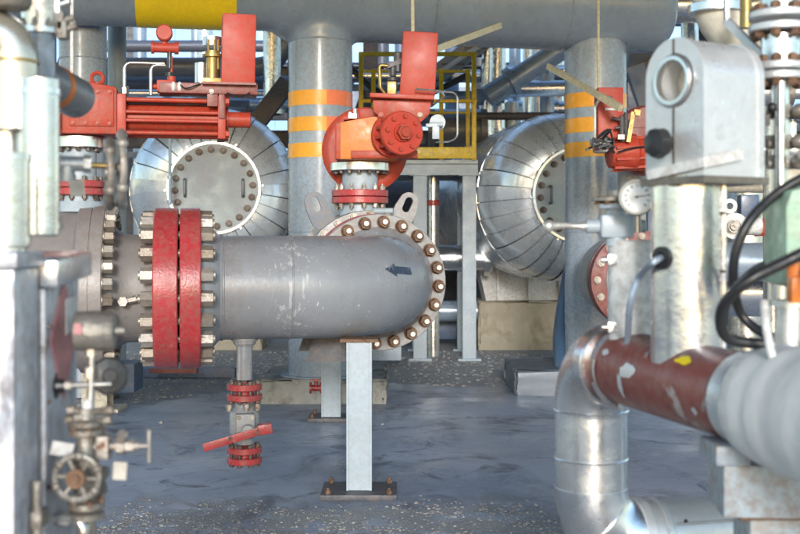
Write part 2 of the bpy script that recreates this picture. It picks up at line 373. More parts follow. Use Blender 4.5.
# ------------------------------------------------------------------ ground
def ground_mat():
    m = bpy.data.materials.new('concrete_and_gravel'); m.use_nodes = True; nt = m.node_tree; Lk = nt.links; b = nt.nodes['Principled BSDF']
    geo = nd(nt, 'ShaderNodeNewGeometry'); pos = geo.outputs['Position']
    sep = nd(nt, 'ShaderNodeSeparateXYZ'); Lk.new(pos, sep.inputs[0])
    def noise(s, d=8, r=.62, dist=0, sx=None):
        n = nd(nt, 'ShaderNodeTexNoise'); n.inputs['Scale'].default_value = s; n.inputs['Detail'].default_value = d; n.inputs['Roughness'].default_value = r; n.inputs['Distortion'].default_value = dist
        v = pos
        if sx:
            mp = nd(nt, 'ShaderNodeMapping'); mp.inputs['Scale'].default_value = sx; Lk.new(pos, mp.inputs['Vector']); v = mp.outputs['Vector']
        Lk.new(v, n.inputs['Vector']); return n.outputs['Fac']
    def ramp(f, *st):
        r = nd(nt, 'ShaderNodeValToRGB'); e = r.color_ramp.elements
        while len(e) < len(st): e.new(.5)
        for k, (p, c) in enumerate(st): e[k].position = p; e[k].color = (*((c,)*3 if isinstance(c, (int, float)) else c), 1)
        Lk.new(f, r.inputs['Fac']); return r.outputs['Color']
    def mix(f, a, c, mode='MIX'):
        x = nd(nt, 'ShaderNodeMix', data_type='RGBA', blend_type=mode)
        if hasattr(f, 'node'): Lk.new(f, x.inputs[0])
        else: x.inputs[0].default_value = f
        for s, v in ((6, a), (7, c)):
            if hasattr(v, 'node'): Lk.new(v, x.inputs[s])
            else: x.inputs[s].default_value = (*v, 1)
        return x.outputs[2]
    def math_(op, a, c):
        x = nd(nt, 'ShaderNodeMath', operation=op)
        for i, v in enumerate((a, c)):
            if hasattr(v, 'node'): Lk.new(v, x.inputs[i])
            else: x.inputs[i].default_value = v
        return x.outputs[0]
    conc = ramp(noise(.9, 10, .6, .4), (.28, (.19, .22, .285)), (.5, (.32, .36, .45)), (.74, (.50, .54, .61)))
    conc = mix(ramp(noise(2.6, 8, .65, .8, (1, .55, 1)), (.52, 0), (.70, .8)), conc, (.085, .095, .13))
    conc = mix(ramp(noise(6, 9, .7, 1.2), (.55, 0), (.67, .8)), conc, (.45, .46, .475))
    conc = mix(ramp(noise(3.3, 10, .72, .9), (.58, 0), (.68, .7)), conc, (.17, .15, .13))
    conc = mix(ramp(noise(13, 8, .75, .6), (.60, 0), (.66, .6)), conc, (.10, .11, .14))
    conc = mix(ramp(noise(110, 4, .8), (.45, 0), (.75, .55)), conc, (.12, .125, .14))
    conc = mix(ramp(noise(1.7, 9, .7, 1.5), (.56, 0), (.63, .75)), conc, (.07, .08, .105))
    conc = mix(ramp(noise(38, 5, .7), (.70, 0), (.74, .8)), conc, (.58, .58, .58))
    ve = nd(nt, 'ShaderNodeTexVoronoi', feature='DISTANCE_TO_EDGE'); ve.inputs['Scale'].default_value = .33
    wv = nd(nt, 'ShaderNodeVectorMath', operation='ADD'); wn = nd(nt, 'ShaderNodeTexNoise'); wn.inputs['Scale'].default_value = 2.2; wn.inputs['Detail'].default_value = 8
    Lk.new(pos, wn.inputs['Vector']); ws = nd(nt, 'ShaderNodeVectorMath', operation='SCALE'); ws.inputs['Scale'].default_value = .55; Lk.new(wn.outputs['Color'], ws.inputs[0])
    Lk.new(pos, wv.inputs[0]); Lk.new(ws.outputs[0], wv.inputs[1]); Lk.new(wv.outputs[0], ve.inputs['Vector'])
    crack = ramp(ve.outputs['Distance'], (.001, .65), (.0035, 0))
    conc = mix(crack, conc, (.05, .05, .06))
    vo = nd(nt, 'ShaderNodeTexVoronoi'); vo.inputs['Scale'].default_value = 26; Lk.new(pos, vo.inputs['Vector'])
    vo2 = nd(nt, 'ShaderNodeTexVoronoi'); vo2.inputs['Scale'].default_value = 150; Lk.new(pos, vo2.inputs['Vector'])
    grav = mix(.5, ramp(vo2.outputs['Color'], (.15, (.19, .19, .195)), (.6, (.38, .375, .375)), (.95, (.50, .49, .48))), ramp(noise(5, 6), (.3, (.15, .15, .165)), (.7, (.38, .365, .355))))
    # gravel lies beyond 10.4 m and nearer than about 5.8 m
    y = math_('ADD', sep.outputs['Y'], math_('MULTIPLY', math_('SUBTRACT', noise(1.6, 8, .65), .5), 2.4))
    yl = math_('ADD', y, math_('MULTIPLY', math_('MAXIMUM', math_('SUBTRACT', math_('MULTIPLY', sep.outputs['X'], -1), 1.1), 0), 1.1))
    far = ramp(math_('MULTIPLY', yl, .05), (.515, 0), (.53, 1))
    near = math_('MULTIPLY', ramp(math_('MULTIPLY', y, .1), (.55, 1), (.60, 0)), ramp(noise(4.5, 9, .7, .5), (.44, 0), (.50, 1)))
    g = math_('MAXIMUM', far, near)
    Lk.new(mix(g, conc, grav), b.inputs['Base Color'])
    rough = mix(g, ramp(noise(1.3, 8, .6, .4), (.35, .27), (.7, .62)), (.9, .9, .9)); Lk.new(rough, b.inputs['Roughness'])
    hgt = mix(g, ramp(noise(30, 8, .7), (0, .42), (1, .58)), ramp(vo2.outputs['Distance'], (0, 1), (.7, 0)))
    bp = nd(nt, 'ShaderNodeBump'); bp.inputs['Strength'].default_value = .55; bp.inputs['Distance'].default_value = .012
    Lk.new(hgt, bp.inputs['Height']); Lk.new(bp.outputs['Normal'], b.inputs['Normal'])
    return m
b = MB(); b.prism([(-300, -60), (300, -60), (300, 500), (-300, 500)], (0, 0, -.3), (1, 0, 0), (0, 1, 0), (0, 0, .3))
struct('ground', b, ground_mat())
def stones(name, n, area, rmin, rmax, label):
    bm = bmesh.new(); tmp = bmesh.new(); bmesh.ops.create_icosphere(tmp, subdivisions=1, radius=1)
    base = [v.co.copy() for v in tmp.verts]; fc = [[v.index for v in f.verts] for f in tmp.faces]; tmp.free()
    k = 0
    while k < n:
        x, y = random.uniform(area[0], area[1]), random.uniform(area[2], area[3])
        if random.random() > area[4](x, y): continue
        r = rmin + (rmax-rmin)*random.random()**4.2
        m = Matrix.Rotation(random.random()*6.3, 3, 'Z') @ Matrix.Diagonal((1, random.uniform(.6, 1), random.uniform(.35, .7)))
        vs = [bm.verts.new(V((x, y, r*.06)) + m @ (c*r*random.uniform(.8, 1.15))) for c in base]
        for f in fc: bm.faces.new([vs[i] for i in f])
        k += 1
    me = bpy.data.meshes.new(name); bm.to_mesh(me); bm.free(); me.materials.append(M.stone)
    o = bpy.data.objects.new(name, me); col.objects.link(o); return tag(o, label, 'rubble', None, 'stuff')
def nearp(x, y): return max(0, min(1, (5.78+.12*math.sin(x*5)+.08*math.sin(x*13) - y)/.35))*(.35+.65*(math.sin(x*3.1+1)*math.sin(y*9+x*4) > -.2))
stones('rubble', 6500, (-2.2, 1.2, 5.0, 6.0, nearp), .0015, .013, 'loose pale rubble and grit scattered over the ground in the foreground')
def farp(x, y): return 1 if y > 10.3-(max(0, -x-1.1))*.9 else .012
stones('gravel', 6000, (-4.2, 3.0, 8.0, 13.5, farp), .006, .032, 'grey gravel lying on the ground beyond the concrete floor')

# ------------------------------------------------------------------ left ball valve with actuator
k59 = 5.9/F
LT = 10.5
X = lambda px: along(px, 180, 5.9, LT)
XF = turn(180, 5.9, LT)
Z = lambda py: H+(HZ-py)*k59
AZ = Z(288)
v1 = thing('actuated_valve', 'brown grey ball valve at left with horizontal red cylinder actuator on top', 'valve', (X(70), 5.9, 0))
x0 = X(-80)
b = MB(); b.lathe((x0, 5.9, AZ), (1, 0, 0), [(0, .28), (.05, .31), (.25, .41), (X(80)-x0, .414), (X(82)-x0, .434), (X(82.5)-x0, .438), (X(94.5)-x0, .438), (X(94.7)-x0, .432), (X(95.6)-x0, .432), (X(95.8)-x0, .438), (X(107)-x0, .438), (X(108)-x0, .432), (X(108)-x0, .2)], 72)
body = b.obj('valve_body', M.body, v1)
for p in ringpts((X(108), 5.9, AZ), (1, 0, 0), .402, 30): bolt(body, p, (1, 0, 0), .033, .050, M.bolt, stud=.08)
b = MB(); b.lathe((X(107), 5.9, AZ), (1, 0, 0), [(0, .345), (.03, .335), (.07, .30), (.11, .284), (.2, .282), (.235, .30), (.262, .33)], 56)
neck = b.obj('neck', M.body, v1)
b = MB(); pz = (X(127), 5.9-.29, AZ-.05); b.cyl(pz, (pz[0], pz[1]-.05, pz[2]), .017).hexa((pz[0], pz[1]-.05, pz[2]), (0, -1, 0), .026, .022).hexa((pz[0]+.005, pz[1]-.03, pz[2]+.0), (1, 0, .2), .018, .06).cyl((pz[0]+.05, pz[1]-.03, pz[2]), (pz[0]+.10, pz[1]-.03, pz[2]+.02), .010)
b.obj('bleed_plug', M.bolt, neck)
b = MB(); b.annulus((X(155), 5.9, AZ), (1, 0, 0), .2, .425, 0, .122, 80, .006)
b.obj('flange', M.red, v1)
# stem, gearbox and cylinder of the left valve
sx = X(80); P = (sx, 5.9)
b = MB(); b.cyl((*P, AZ+.36), (*P, Z(180)), .095, seg=32).cyl((*P, Z(181)), (*P, Z(150)), .085, seg=32)
b.cyl((*P, AZ+.40), (*P, AZ+.455), .14, .12, 32)
b.obj('stem_housing', M.post, v1)
b = MB(); b.annulus((*P, Z(196)), (0, 0, 1), .05, .125, 0, .036, 40, .004).annulus((*P, Z(188.5)), (0, 0, 1), .05, .125, 0, .036, 40, .004)
fl = b.obj('flange', M.red, v1)
for p in ringpts((*P, Z(196)), (0, 0, 1), .103, 10): bolt(fl, p, (0, 0, -1), .014, .02, M.boltdark)
for p in ringpts((*P, Z(188.5)+.036), (0, 0, 1), .103, 10): bolt(fl, p, (0, 0, 1), .014, .02, M.boltdark, stud=.2)
b = MB(); b.cyl((*P, Z(150)), (*P, Z(138.5)), .125, seg=40, bev=.004)
md = b.obj('mounting_disc', M.clad, v1)
for p in ringpts((*P, Z(150)), (0, 0, 1), .10, 12): bolt(md, p, (0, 0, -1), .014, .016, M.boltdark, stud=.15)
b = MB(); gx0, gx1 = X(46), X(119)
b.prism([(gx0, Z(138)), (gx1, Z(138)), (gx1, Z(94)), (X(116), Z(92)), (X(64), Z(84)), (gx0, Z(84))], (0, 5.73, 0), (1, 0, 0), (0, 0, 1), (0, .32, 0), None, .008)
b.box(((gx0+gx1)/2+.06, 5.726, Z(113)), (.22, .012, .19), bev=.004)
gb = b.obj('gearbox', M.redact, v1)
for dx in (-.09, -.03, .03, .09):
    for dz in (-.08, .08): bolt(gb, ((gx0+gx1)/2+.06+dx, 5.72, Z(113)+dz), (0, -1, 0), .009, .009, M.redact, stud=.2)
b = MB(); b.torus((X(98), 5.86, Z(81.5)), (0, 1, 0), .030, .010, 24).cyl((X(98), 5.86, Z(89)), (X(98), 5.86, Z(86)), .022)
b.obj('lifting_eye', M.redbox, gb)
b = MB(); b.box((X(60), 5.70, Z(115)), (.045, .05, .22), bev=.004); b.box((X(53), 5.72, Z(77)), (.07, .06, .05), bev=.004)
b.obj('side_plate', M.orange, gb)
cz = Z(119.5); cy = 5.86
b = MB(); b.cyl((X(121), cy, cz), (X(218), cy, cz), .072, seg=40)
b.box(((X(121)+X(218))/2, cy, Z(103)), (X(218)-X(121), .12, .02), bev=.003)
cl = b.obj('cylinder', M.redact, v1)
for qx, w_ in ((123, .048), (221, .04)): b = MB(); b.box((X(qx), cy, cz), (w_, .235, .225), bev=.006); b.obj('end_plate', M.redbox, v1)
for s in (-1, 1):
    for t in (-1, 1):
        b = MB(); q = (cy+s*.092, cz+t*.085); b.cyl((X(119), *q), (X(226), *q), .012, seg=12)
        b.hexa((X(224.5), *q), (1, 0, 0), .022, .02); b.obj('tie_rod', M.redact, cl)
for s in (-1, 1):
    b = MB(); q = (cy-.10, cz+s*.022); b.cyl((X(121), *q), (X(218), *q), .010, seg=10); b.obj('tie_rod', M.redbox, cl)
b = MB(); b.cyl((X(225), cy, cz), (X(250), cy, cz), .042, seg=28, bev=.004).cyl((X(224), cy, cz), (X(228), cy, cz), .058, seg=28)
b.obj('piston_stop', M.redact, cl)
b = MB(); b.box(((X(160)+X(256))/2, 5.8, Z(92)), (X(256)-X(160), .16, .055), bev=.005); b.box(((X(202)+X(254))/2, 5.78, Z(87.6)), (X(254)-X(202), .2, .012))
b.box((X(212), 5.74, Z(98)), (.055, .02, .12), bev=.003); b.box((X(221), 5.76, Z(104)), (.03, .06, .18), bev=.003)
br = b.obj('instrument_bracket', M.darkred, v1)
bolt(br, (X(211), 5.728, Z(95)), (0, -1, 0), .014, .014, M.bolt)
b = MB(); b.box(((X(221)+X(254))/2, 5.82, (Z(18)+Z(87))/2), (X(254)-X(221), .2, Z(18)-Z(87)), ry(1.2), bev=.008)
b.obj('control_cabinet', M.redbox, v1)
b = MB(); bx = X(212)
b.box((bx, 5.78, Z(84)), (.10, .10, .03), bev=.004); b.cyl((bx, 5.78, Z(83)), (bx, 5.78, Z(60)), .032).cyl((bx, 5.78, Z(60)), (bx, 5.78, Z(57)), .052).cyl((bx, 5.78, Z(57)), (bx, 5.78, Z(54)), .04)
for dx in (-.02, .012, .03): b.cyl((bx+dx, 5.76, Z(72)), (bx+dx, 5.76, Z(43)), .006, seg=8)
b.obj('solenoid_valve', M.brass, v1)
b = MB(); b.cyl((bx-.055, 5.85, Z(84)), (bx-.055, 5.85, Z(64)), .035, seg=20)
b.obj('filter_bowl', M.cladb, v1)
b = MB(); b.cyl((bx, 5.9, Z(45)), (bx, 5.9, Z(36)), .05); b.obj('vent_cap', M.cladb, v1)
b = MB(); b.box((X(166), 5.78, Z(90)), (.085, .09, .06), bev=.006).cyl((X(172), 5.78, Z(86)), (X(172), 5.78, Z(80)), .022)
b.cyl((X(160), 5.78, Z(90)), (X(152), 5.78, Z(90)), .014).cyl((X(172), 5.78, Z(80)), (X(172), 5.78, Z(60)), .006)
rg = b.obj('regulator', M.redbox, v1)
b = MB(); b.cyl((X(170), 5.78, Z(72)), (X(170), 5.78, Z(48)), .012, seg=10).cyl((X(170), 5.78, Z(80)), (X(170), 5.78, Z(76)), .02)
b.obj('regulator_stem', M.black, rg)
for qx in (174, 180):
    b = MB(); b.ball((X(qx), 5.72, Z(91)), .017, .75, .6, 1.5); b.obj('silencer', M.white, rg)
b = MB(); b.cyl((X(165), 5.80, Z(38)), (X(165), 5.74, Z(38)), .042, seg=28, bev=.006).cyl((X(165), 5.78, Z(45)), (X(165), 5.78, Z(50)), .016).cyl((X(152), 5.78, Z(52)), (X(179), 5.78, Z(52)), .026, seg=20, bev=.005)
b.cyl((X(152), 5.78, Z(52)), (X(155), 5.78, Z(52)), .032).cyl((X(175), 5.78, Z(52)), (X(179), 5.78, Z(52)), .032)
b.obj('pressure_switch', M.redbox, v1)
b = MB(); b.tube(fillet([(X(126), 5.76, Z(98)), (X(126), 5.76, Z(68)), (X(165), 5.76, Z(68))], .04), .0085)
b.tube(fillet([(X(152), 5.75, Z(99)), (X(152), 5.75, Z(70)), (X(166), 5.75, Z(70))], .035), .0085)
b.tube(fillet([(X(176), 5.74, Z(89)), (X(190), 5.74, Z(88)), (X(205), 5.74, Z(86))], .02), .006)
b.hexa((X(126), 5.76, Z(98)), (0, 0, 1), .016, .03)
b.obj('impulse_tubing', M.tube, v1)
b = MB(); b.tube(curve([(X(179), 5.72, Z(88)), (X(186), 5.70, Z(93)), (X(196), 5.70, Z(90)), (X(204), 5.74, Z(86))]), .004, 6); b.obj('cable', M.black, v1); b = MB(); b.tube(curve([(X(226), 5.72, Z(96)), (X(236), 5.7, Z(100)), (X(243), 5.7, Z(99)), (X(251), 5.74, Z(93))]), .005, 6)
b.obj('cable', M.black, v1)

# ------------------------------------------------------------------ main pipe with elbow
AN = 0; u = V((-math.sin(R(AN)), math.cos(R(AN)), 0)); vv = V((math.cos(R(AN)), math.sin(R(AN)), 0))
RB, xb = .50, -.50
mp_ = thing('main_pipe', 'large grey pipe with red flange, curving back into a big bolted flange', 'pipe', (X(300), 5.9, 0))
pts = [(X(222), 5.9, AZ), (X(245), 5.9, AZ)]
for i in range(0, 21):
    th = R(90)*i/20; pts.append((xb+RB*math.sin(th), 5.9+RB*(1-math.cos(th)), AZ))
e = V(pts[-1]); O2 = e + u*.085
pts.append(e+u*.05)
b = MB(); b.tube(pts, .278, 64)
b.lathe((X(200), 5.9, AZ), (1, 0, 0), [(0, .36), (.006, .345), (.06, .325), (.10, .283), (X(222)-X(200)+.004, .279)], 64)
b.torus((X(222), 5.9, AZ), (1, 0, 0), .278, .007, 64, 6); b.torus((xb-.09, 5.9, AZ), (1, 0, 0), .277, .006, 64, 6)
b.lathe(e+u*.02, u, [(0, .279), (.03, .29), (.07, .34)], 64)
mpb = b.obj('pipe_run', M.pipe, mp_)
b = MB(); b.annulus((X(180.5), 5.9, AZ), (1, 0, 0), .2, .425, 0, X(200.5)-X(180.5), 80, .006)
fb = b.obj('flange', M.red, mp_)
for p in ringpts((X(143.5), 5.9, AZ), (1, 0, 0), .372, 20, .1): stud(fb, p, (1, 0, 0), .041, X(212.5)-X(144), .066, M.bolt)
b = MB(); b.annulus((X(178), 5.9, AZ), (1, 0, 0), .2, .30, -.001, .016, 48); b.obj('gasket', M.boltdark, fb)
b = MB(); b.annulus(O2, u, .2, .412, 0, .085, 80, .005)
ff = b.obj('flange', M.flange, mp_); ff['label'] = 'grey face flange with brown hex nuts'
for p in ringpts(O2, u, .364, 20, .07): bolt(ff, p, -u, .036, .052, M.boltrust, stud=.02, name='nut')
for p in ringpts(O2-u*.05, u, .364, 20, .07):
    b = MB(); b.cyl(p, p-u*.03, .017, .015, 12); b.obj('stud_end', M.stud, ff)
# arrow mark: painted patch lying on the elbow's surface
def on_elbow(th, ph, lift=.0025):
    c = V((xb+RB*math.sin(th), 5.9+RB*(1-math.cos(th)), AZ)); out = V((math.sin(th), -math.cos(th), 0))
    return c + (out*math.cos(ph)+V((0, 0, 1))*math.sin(ph))*(.278+lift)
ar = [(-1, 0, 0), (-.35, .62, 0), (-.35, .3, 0), (1, .42, 0), (1, -.42, 0), (-.35, -.3, 0), (-.35, -.62, 0)]
b = MB(); bm = b.bm
def arrow_pt(a, c): return on_elbow(R(41)+a*.145, R(19)+c*.19-a*.03)
N = 10
for k in range(N):   # shaft strips
    a0, a1 = -.25+1.25*k/N, -.25+1.25*(k+1)/N
    for q in range(4):
        c0, c1 = -.40+.8*q/4, -.40+.8*(q+1)/4
        bm.faces.new([bm.verts.new(arrow_pt(a, c)) for a, c in ((a0, c0), (a1, c0), (a1, c1), (a0, c1))])
for k in range(6):   # head
    a0, a1 = -1+.75*k/6, -1+.75*(k+1)/6; h0, h1 = .72*k/6, .72*(k+1)/6
    for q in range(4):
        f0, f1 = -1+.5*q, -.5+.5*q
        bm.faces.new([bm.verts.new(arrow_pt(a, c)) for a, c in ((a0, f0*h0), (a1, f0*h1), (a1, f1*h1), (a0, f1*h0))][(1 if k == 0 else 0):])
bmesh.ops.remove_doubles(bm, verts=bm.verts[:], dist=.0004)
b.obj('flow_arrow', M.mark, mp_)

# ------------------------------------------------------------------ centre valve
Q = lambda a, bb, c: O2 + vv*a + u*bb + V((0, 0, c))
v2 = thing('actuated_valve', 'centre ball valve behind the pipe elbow with orange gearbox and upright red cabinet', 'valve', (O2.x, 7.1, 0))
b = MB(); b.annulus(Q(0, .1, 0), u, .2, .416, 0, .085, 80, .005); b.obj('flange', M.red, v2)
b = MB(); b.lathe(Q(0, .185, 0), u, [(0, .36), (.08, .32), (.16, .33), (.17, .44), (.26, .445), (.27, .40), (.75, .40), (.76, .445), (.84, .44), (.85, .33), (.95, .32), (1.0, .40), (1.08, .40)], 64)
body = b.obj('valve_body', M.flange, v2)
for p in ringpts(Q(0, .355, 0), u, .415, 24): bolt(body, p, -u, .024, .045, M.bolt)
for a, tilt in ((-.30, 24), (.22, -24)):
    b = MB(); n = 24
    o_, h_ = [], []
    for i in range(n):
        t = 2*math.pi*i/n
        if math.sin(t) >= -1e-6: o_.append((.062*math.cos(t), .11+.062*math.sin(t))); h_.append((.026*math.cos(t), .115+.026*math.sin(t)))
        else: o_.append((.062*max(-1, min(1, math.cos(t)*1.5))*1.15, .11+.19*math.sin(t))); h_.append((.026*math.cos(t), .065+.026*math.sin(t)))
    m = Matrix.Rotation(R(-tilt if a > 0 else tilt), 3, 'Y')
    m = Matrix.Rotation(R(-tilt), 3, 'Y')
    c = Q(a, .42, .40) 
    b.prism(o_, c, m @ V((1, 0, 0)), m @ V((0, 0, 1)), (0, .03, 0), h_)
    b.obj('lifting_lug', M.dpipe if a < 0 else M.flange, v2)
XF = None
X7 = lambda px, d=7.3: (px-400)*d/F
Z7 = lambda py, d=7.3: H+(HZ-py)*d/F
S = (X7(360), 7.3)
b = MB(); b.cyl((*S, AZ+.35), (*S, Z7(203)), .14, .128, 40).cyl((*S, Z7(191)), (*S, Z7(171)), .118, seg=40)
b.cyl((S[0]+.10, 7.05, Z7(212)), (S[0]+.22, 7.03, Z7(212)), .02)
b.obj('stem_housing', M.post, v2)
b = MB(); b.annulus((*S, Z7(203.5)), (0, 0, 1), .05, .186, 0, .041, 48, .003).annulus((*S, Z7(196.6)), (0, 0, 1), .05, .186, 0, .041, 48, .003)
fl = b.obj('flange', M.red, v2)
for p in ringpts((*S, Z7(203.5)), (0, 0, 1), .155, 12, .2): bolt(fl, p, (0, 0, -1), .017, .026, M.bolt)
for p in ringpts((*S, Z7(190.2)), (0, 0, 1), .155, 12, .2): bolt(fl, p, (0, 0, 1), .017, .026, M.bolt)
b = MB(); b.cyl((*S, Z7(171.5)), (*S, Z7(163)), .195, seg=56, bev=.004)
md = b.obj('mounting_disc', M.clad, v2)
for p in ringpts((*S, Z7(171.5)), (0, 0, 1), .165, 16): bolt(md, p, (0, 0, -1), .016, .017, M.boltdark, stud=.15)
b = MB(); dc = (X7(365, 7.45), 7.45, Z7(151, 7.45)); b.lathe((dc[0], 7.36, dc[2]), (0, 1, 0), [(0, .23), (.0, .262), (.015, .285), (.06, .285), (.09, .26), (.42, .25), (.45, .2)], 64)
dr = b.obj('spring_drum', M.redact, v2)
b = MB(); hw0, hw1 = X7(342), X7(398)
b.prism([(hw0, Z7(162.5)), (hw1, Z7(162.5)), (hw1, Z7(118)), (X7(360), Z7(124)), (hw0, Z7(127))], (0, 7.0, 0), (1, 0, 0), (0, 0, 1), (0, .30, 0), None, .01)
gh = b.obj('gear_housing', M.orange, v2)
b = MB(); b.box((X7(340.5), 7.15, Z7(145)), (.035, .30, .23), bev=.006); b.box((X7(385), 7.04, Z7(158)), (.42, .12, .05), bev=.006); b.box((X7(352), 7.15, Z7(122)), (.09, .2, .02)); b.box((X7(375), 7.2, Z7(117)), (.20, .22, .07), bev=.01)
b.obj('housing_flange', M.redact, gh)
b = MB(); b.box((X7(354.5), 7.02, Z7(121)), (.05, .05, .025)); b.cyl((X7(357), 7.02, Z7(120)), (X7(357), 7.02, Z7(114)), .014); b.cyl((X7(352), 7.02, Z7(120)), (X7(352), 7.02, Z7(117)), .012)
b.obj('grease_fitting', M.tube, gh)
nb = V((.34, -.94, 0)).normalized(); c0 = V((X7(392, 6.95), 6.99, Z7(140))); 
b = MB(); b.lathe(c0, nb, [(0, .140), (.03, .140), (.03, .09), (.15, .09), (.15, .125), (.158, .136), (.19, .136), (.198, .128), (.198, .06), (.21, .055)], 40)
mrot = rotz_to(nb)
for i in range(12):
    a = 2*math.pi*i/12; d = mrot @ V((math.cos(a), math.sin(a), 0)); b.bar(c0+d*.115+nb*.025, c0+d*.115+nb*.155, .02, .02)
rb = b.obj('ribbed_barrel', M.redbox, v2)
b = MB(); b.hexa(c0+nb*.205, nb, .05, .045, .4).cyl(c0+nb*.25, c0+nb*.262, .034, .028); b.obj('hex_boss', M.redact, rb)
for p in ringpts(c0+nb*.198, nb, .102, 8, .2): bolt(rb, p, nb, .015, .016, M.redact, stud=.1)
b = MB(); pl = [(X7(374), Z7(107)), (X7(430), Z7(107)), (X7(428), Z7(120)), (X7(420), Z7(128)), (X7(384), Z7(125)), (X7(375), Z7(118))]
b.prism(pl, (0, 6.93, 0), (1, 0, 0), (0, 0, 1), (0, .03, 0), None, .004); b.box((X7(402), 7.02, Z7(104.5)), (.40, .30, .028), ry(2.5), bev=.004)
bp_ = b.obj('cabinet_bracket', M.redact, v2)
for qx, qy in ((381, 115), (394, 118), (407, 118), (420, 115)): bolt(bp_, (X7(qx, 6.93), 6.93, Z7(qy, 6.93)), (0, -1, 0), .016, .016, M.redact if qx < 415 else M.bolt, stud=.1)
b = MB(); b.box((X7(418), 7.02, (Z7(42)+Z7(103))/2), (.222, .20, Z7(42)-Z7(103)), ry(3.2), bev=.014)
b.obj('control_cabinet', M.redbox, v2)
b = MB(); b.tube(fillet([(X7(389), 7.1, Z7(103)), (X7(381), 7.08, Z7(92)), (X7(380), 7.08, Z7(70)), (X7(388), 7.08, Z7(71))], .02), .012)
b.box((X7(392), 7.1, Z7(93)), (.06, .06, .09), bev=.006)
b.obj('air_relay', M.brass, v2)
b = MB(); b.cyl((X7(393), 7.12, Z7(85)), (X7(393), 7.12, Z7(82)), .035).cyl((X7(393), 7.12, Z7(80)), (X7(393), 7.12, Z7(66)), .022).cyl((X7(398), 7.12, Z7(76)), (X7(398), 7.12, Z7(58)), .028)
b.bar((X7(384), 7.1, Z7(72)), (X7(404), 7.1, Z7(65)), .02, .03)
b.obj('positioner', M.dsteel, v2)
b = MB(); b.tube(fillet([(X7(414), 6.86, Z7(98)), (X7(438), 6.84, Z7(100)), (X7(442), 6.9, Z7(104)), (X7(430), 7.0, Z7(112))], .02), .006, 8)
b.tube(fillet([(X7(432), 7.0, Z7(98)), (X7(455), 7.0, Z7(98)), (X7(455), 7.0, Z7(142)), (X7(446), 7.0, Z7(146)), (X7(434), 7.0, Z7(146))], .05), .006, 8)
b.obj('impulse_tubing', M.tube, v2)
b = MB(); b.box((X7(430), 6.95, Z7(131)), (.07, .04, .02)); b.box((X7(434), 6.95, Z7(138)), (.045, .05, .08), bev=.004); b.cyl((X7(428), 6.95, Z7(130)), (X7(441), 6.95, Z7(130)), .014); b.cyl((X7(436), 7.05, Z7(127)), (X7(436), 7.0, Z7(127)), .05, seg=24)
b.obj('limit_switch', M.post, v2)

# ------------------------------------------------------------------ drain valve under the pipe
XF = turn(180, 5.9, LT)
dv = thing('drain_valve', 'small grey drain valve with red flanges and slanting red lever under the pipe', 'valve', (X(244.5), 5.9, Z(468)))
D = (X(244.5), 5.9)
b = MB(); b.cyl((*D, AZ-.285), (*D, AZ-.27), .07, seg=32); b.lathe((*D, AZ-.27), (0, 0, -1), [(0, .062), (.03, .06), (.045, .045), (.05, .043), (Z(288)-.27-Z(381), .043)], 28)
b.obj('branch_pipe', M.pipe, dv)
for py0 in (385, 448.5):
    b = MB()
    for q in (py0, py0+10.5): b.annulus((*D, Z(q+6.2)), (0, 0, 1), .03, .094, 0, .033, 40, .003)
    b.cyl((*D, Z(py0+14)), (*D, Z(py0+3)), .05, seg=24)
    f = b.obj('flange', M.red, dv)
    for p in ringpts((*D, Z(py0+19)), (0, 0, 1), .074, 8, .39): stud(f, p, (0, 0, 1), .0155, Z(py0-2.5)-Z(py0+19), .022, M.boltdark)
b = MB(); b.lathe((*D, Z(446)), (0, 0, 1), [(0, .045), (.03, .045), (.05, .07), (.065, .08), (.165, .08), (.18, .07), (.2, .05), (.225, .048)], 32)
b.box((D[0], 5.85, Z(424)), (.10, .14, .12), bev=.012); b.cyl((D[0]+.01, 5.78, Z(428)), (D[0]+.01, 5.72, Z(428)), .03, seg=20)
vb = b.obj('valve_body', M.flange, dv)
for sx_, sz_ in ((-1, 1), (1, 1), (-1, -1), (1, -1)): bolt(vb, (D[0]+sx_*.035, 5.78, Z(424)+sz_*.042), (0, -1, 0), .011, .012, M.bolt)
b = MB(); p0, p1 = V((X(203), 5.72, Z(442.5))), V((X(262), 5.72, Z(426.5))); b.bar(p0, p1, .014, .042, .003)
b.bar((X(256), 5.72, Z(426.5)), (X(269.5), 5.72, Z(424.5)), .07, .052, .005)
b.obj('lever', M.red, dv)
for qx, qy, q_ in ((229, 434, .011), (257.5, 428.5, .018)): b = MB(); b.hexa((X(qx), 5.716, Z(qy)), (0, -1, 0), q_, q_*1.2); b.obj('lever_nut', M.boltdark, dv)
for qx in (229, 246, 257):
    b = MB(); b.cyl((X(qx), 5.84, Z(405)), (X(qx), 5.84, Z(411)), .016).hexa((X(qx), 5.84, Z(408)), (0, 0, 1), .02, .02); b.obj('plug', M.bolt, vb)

XF = None
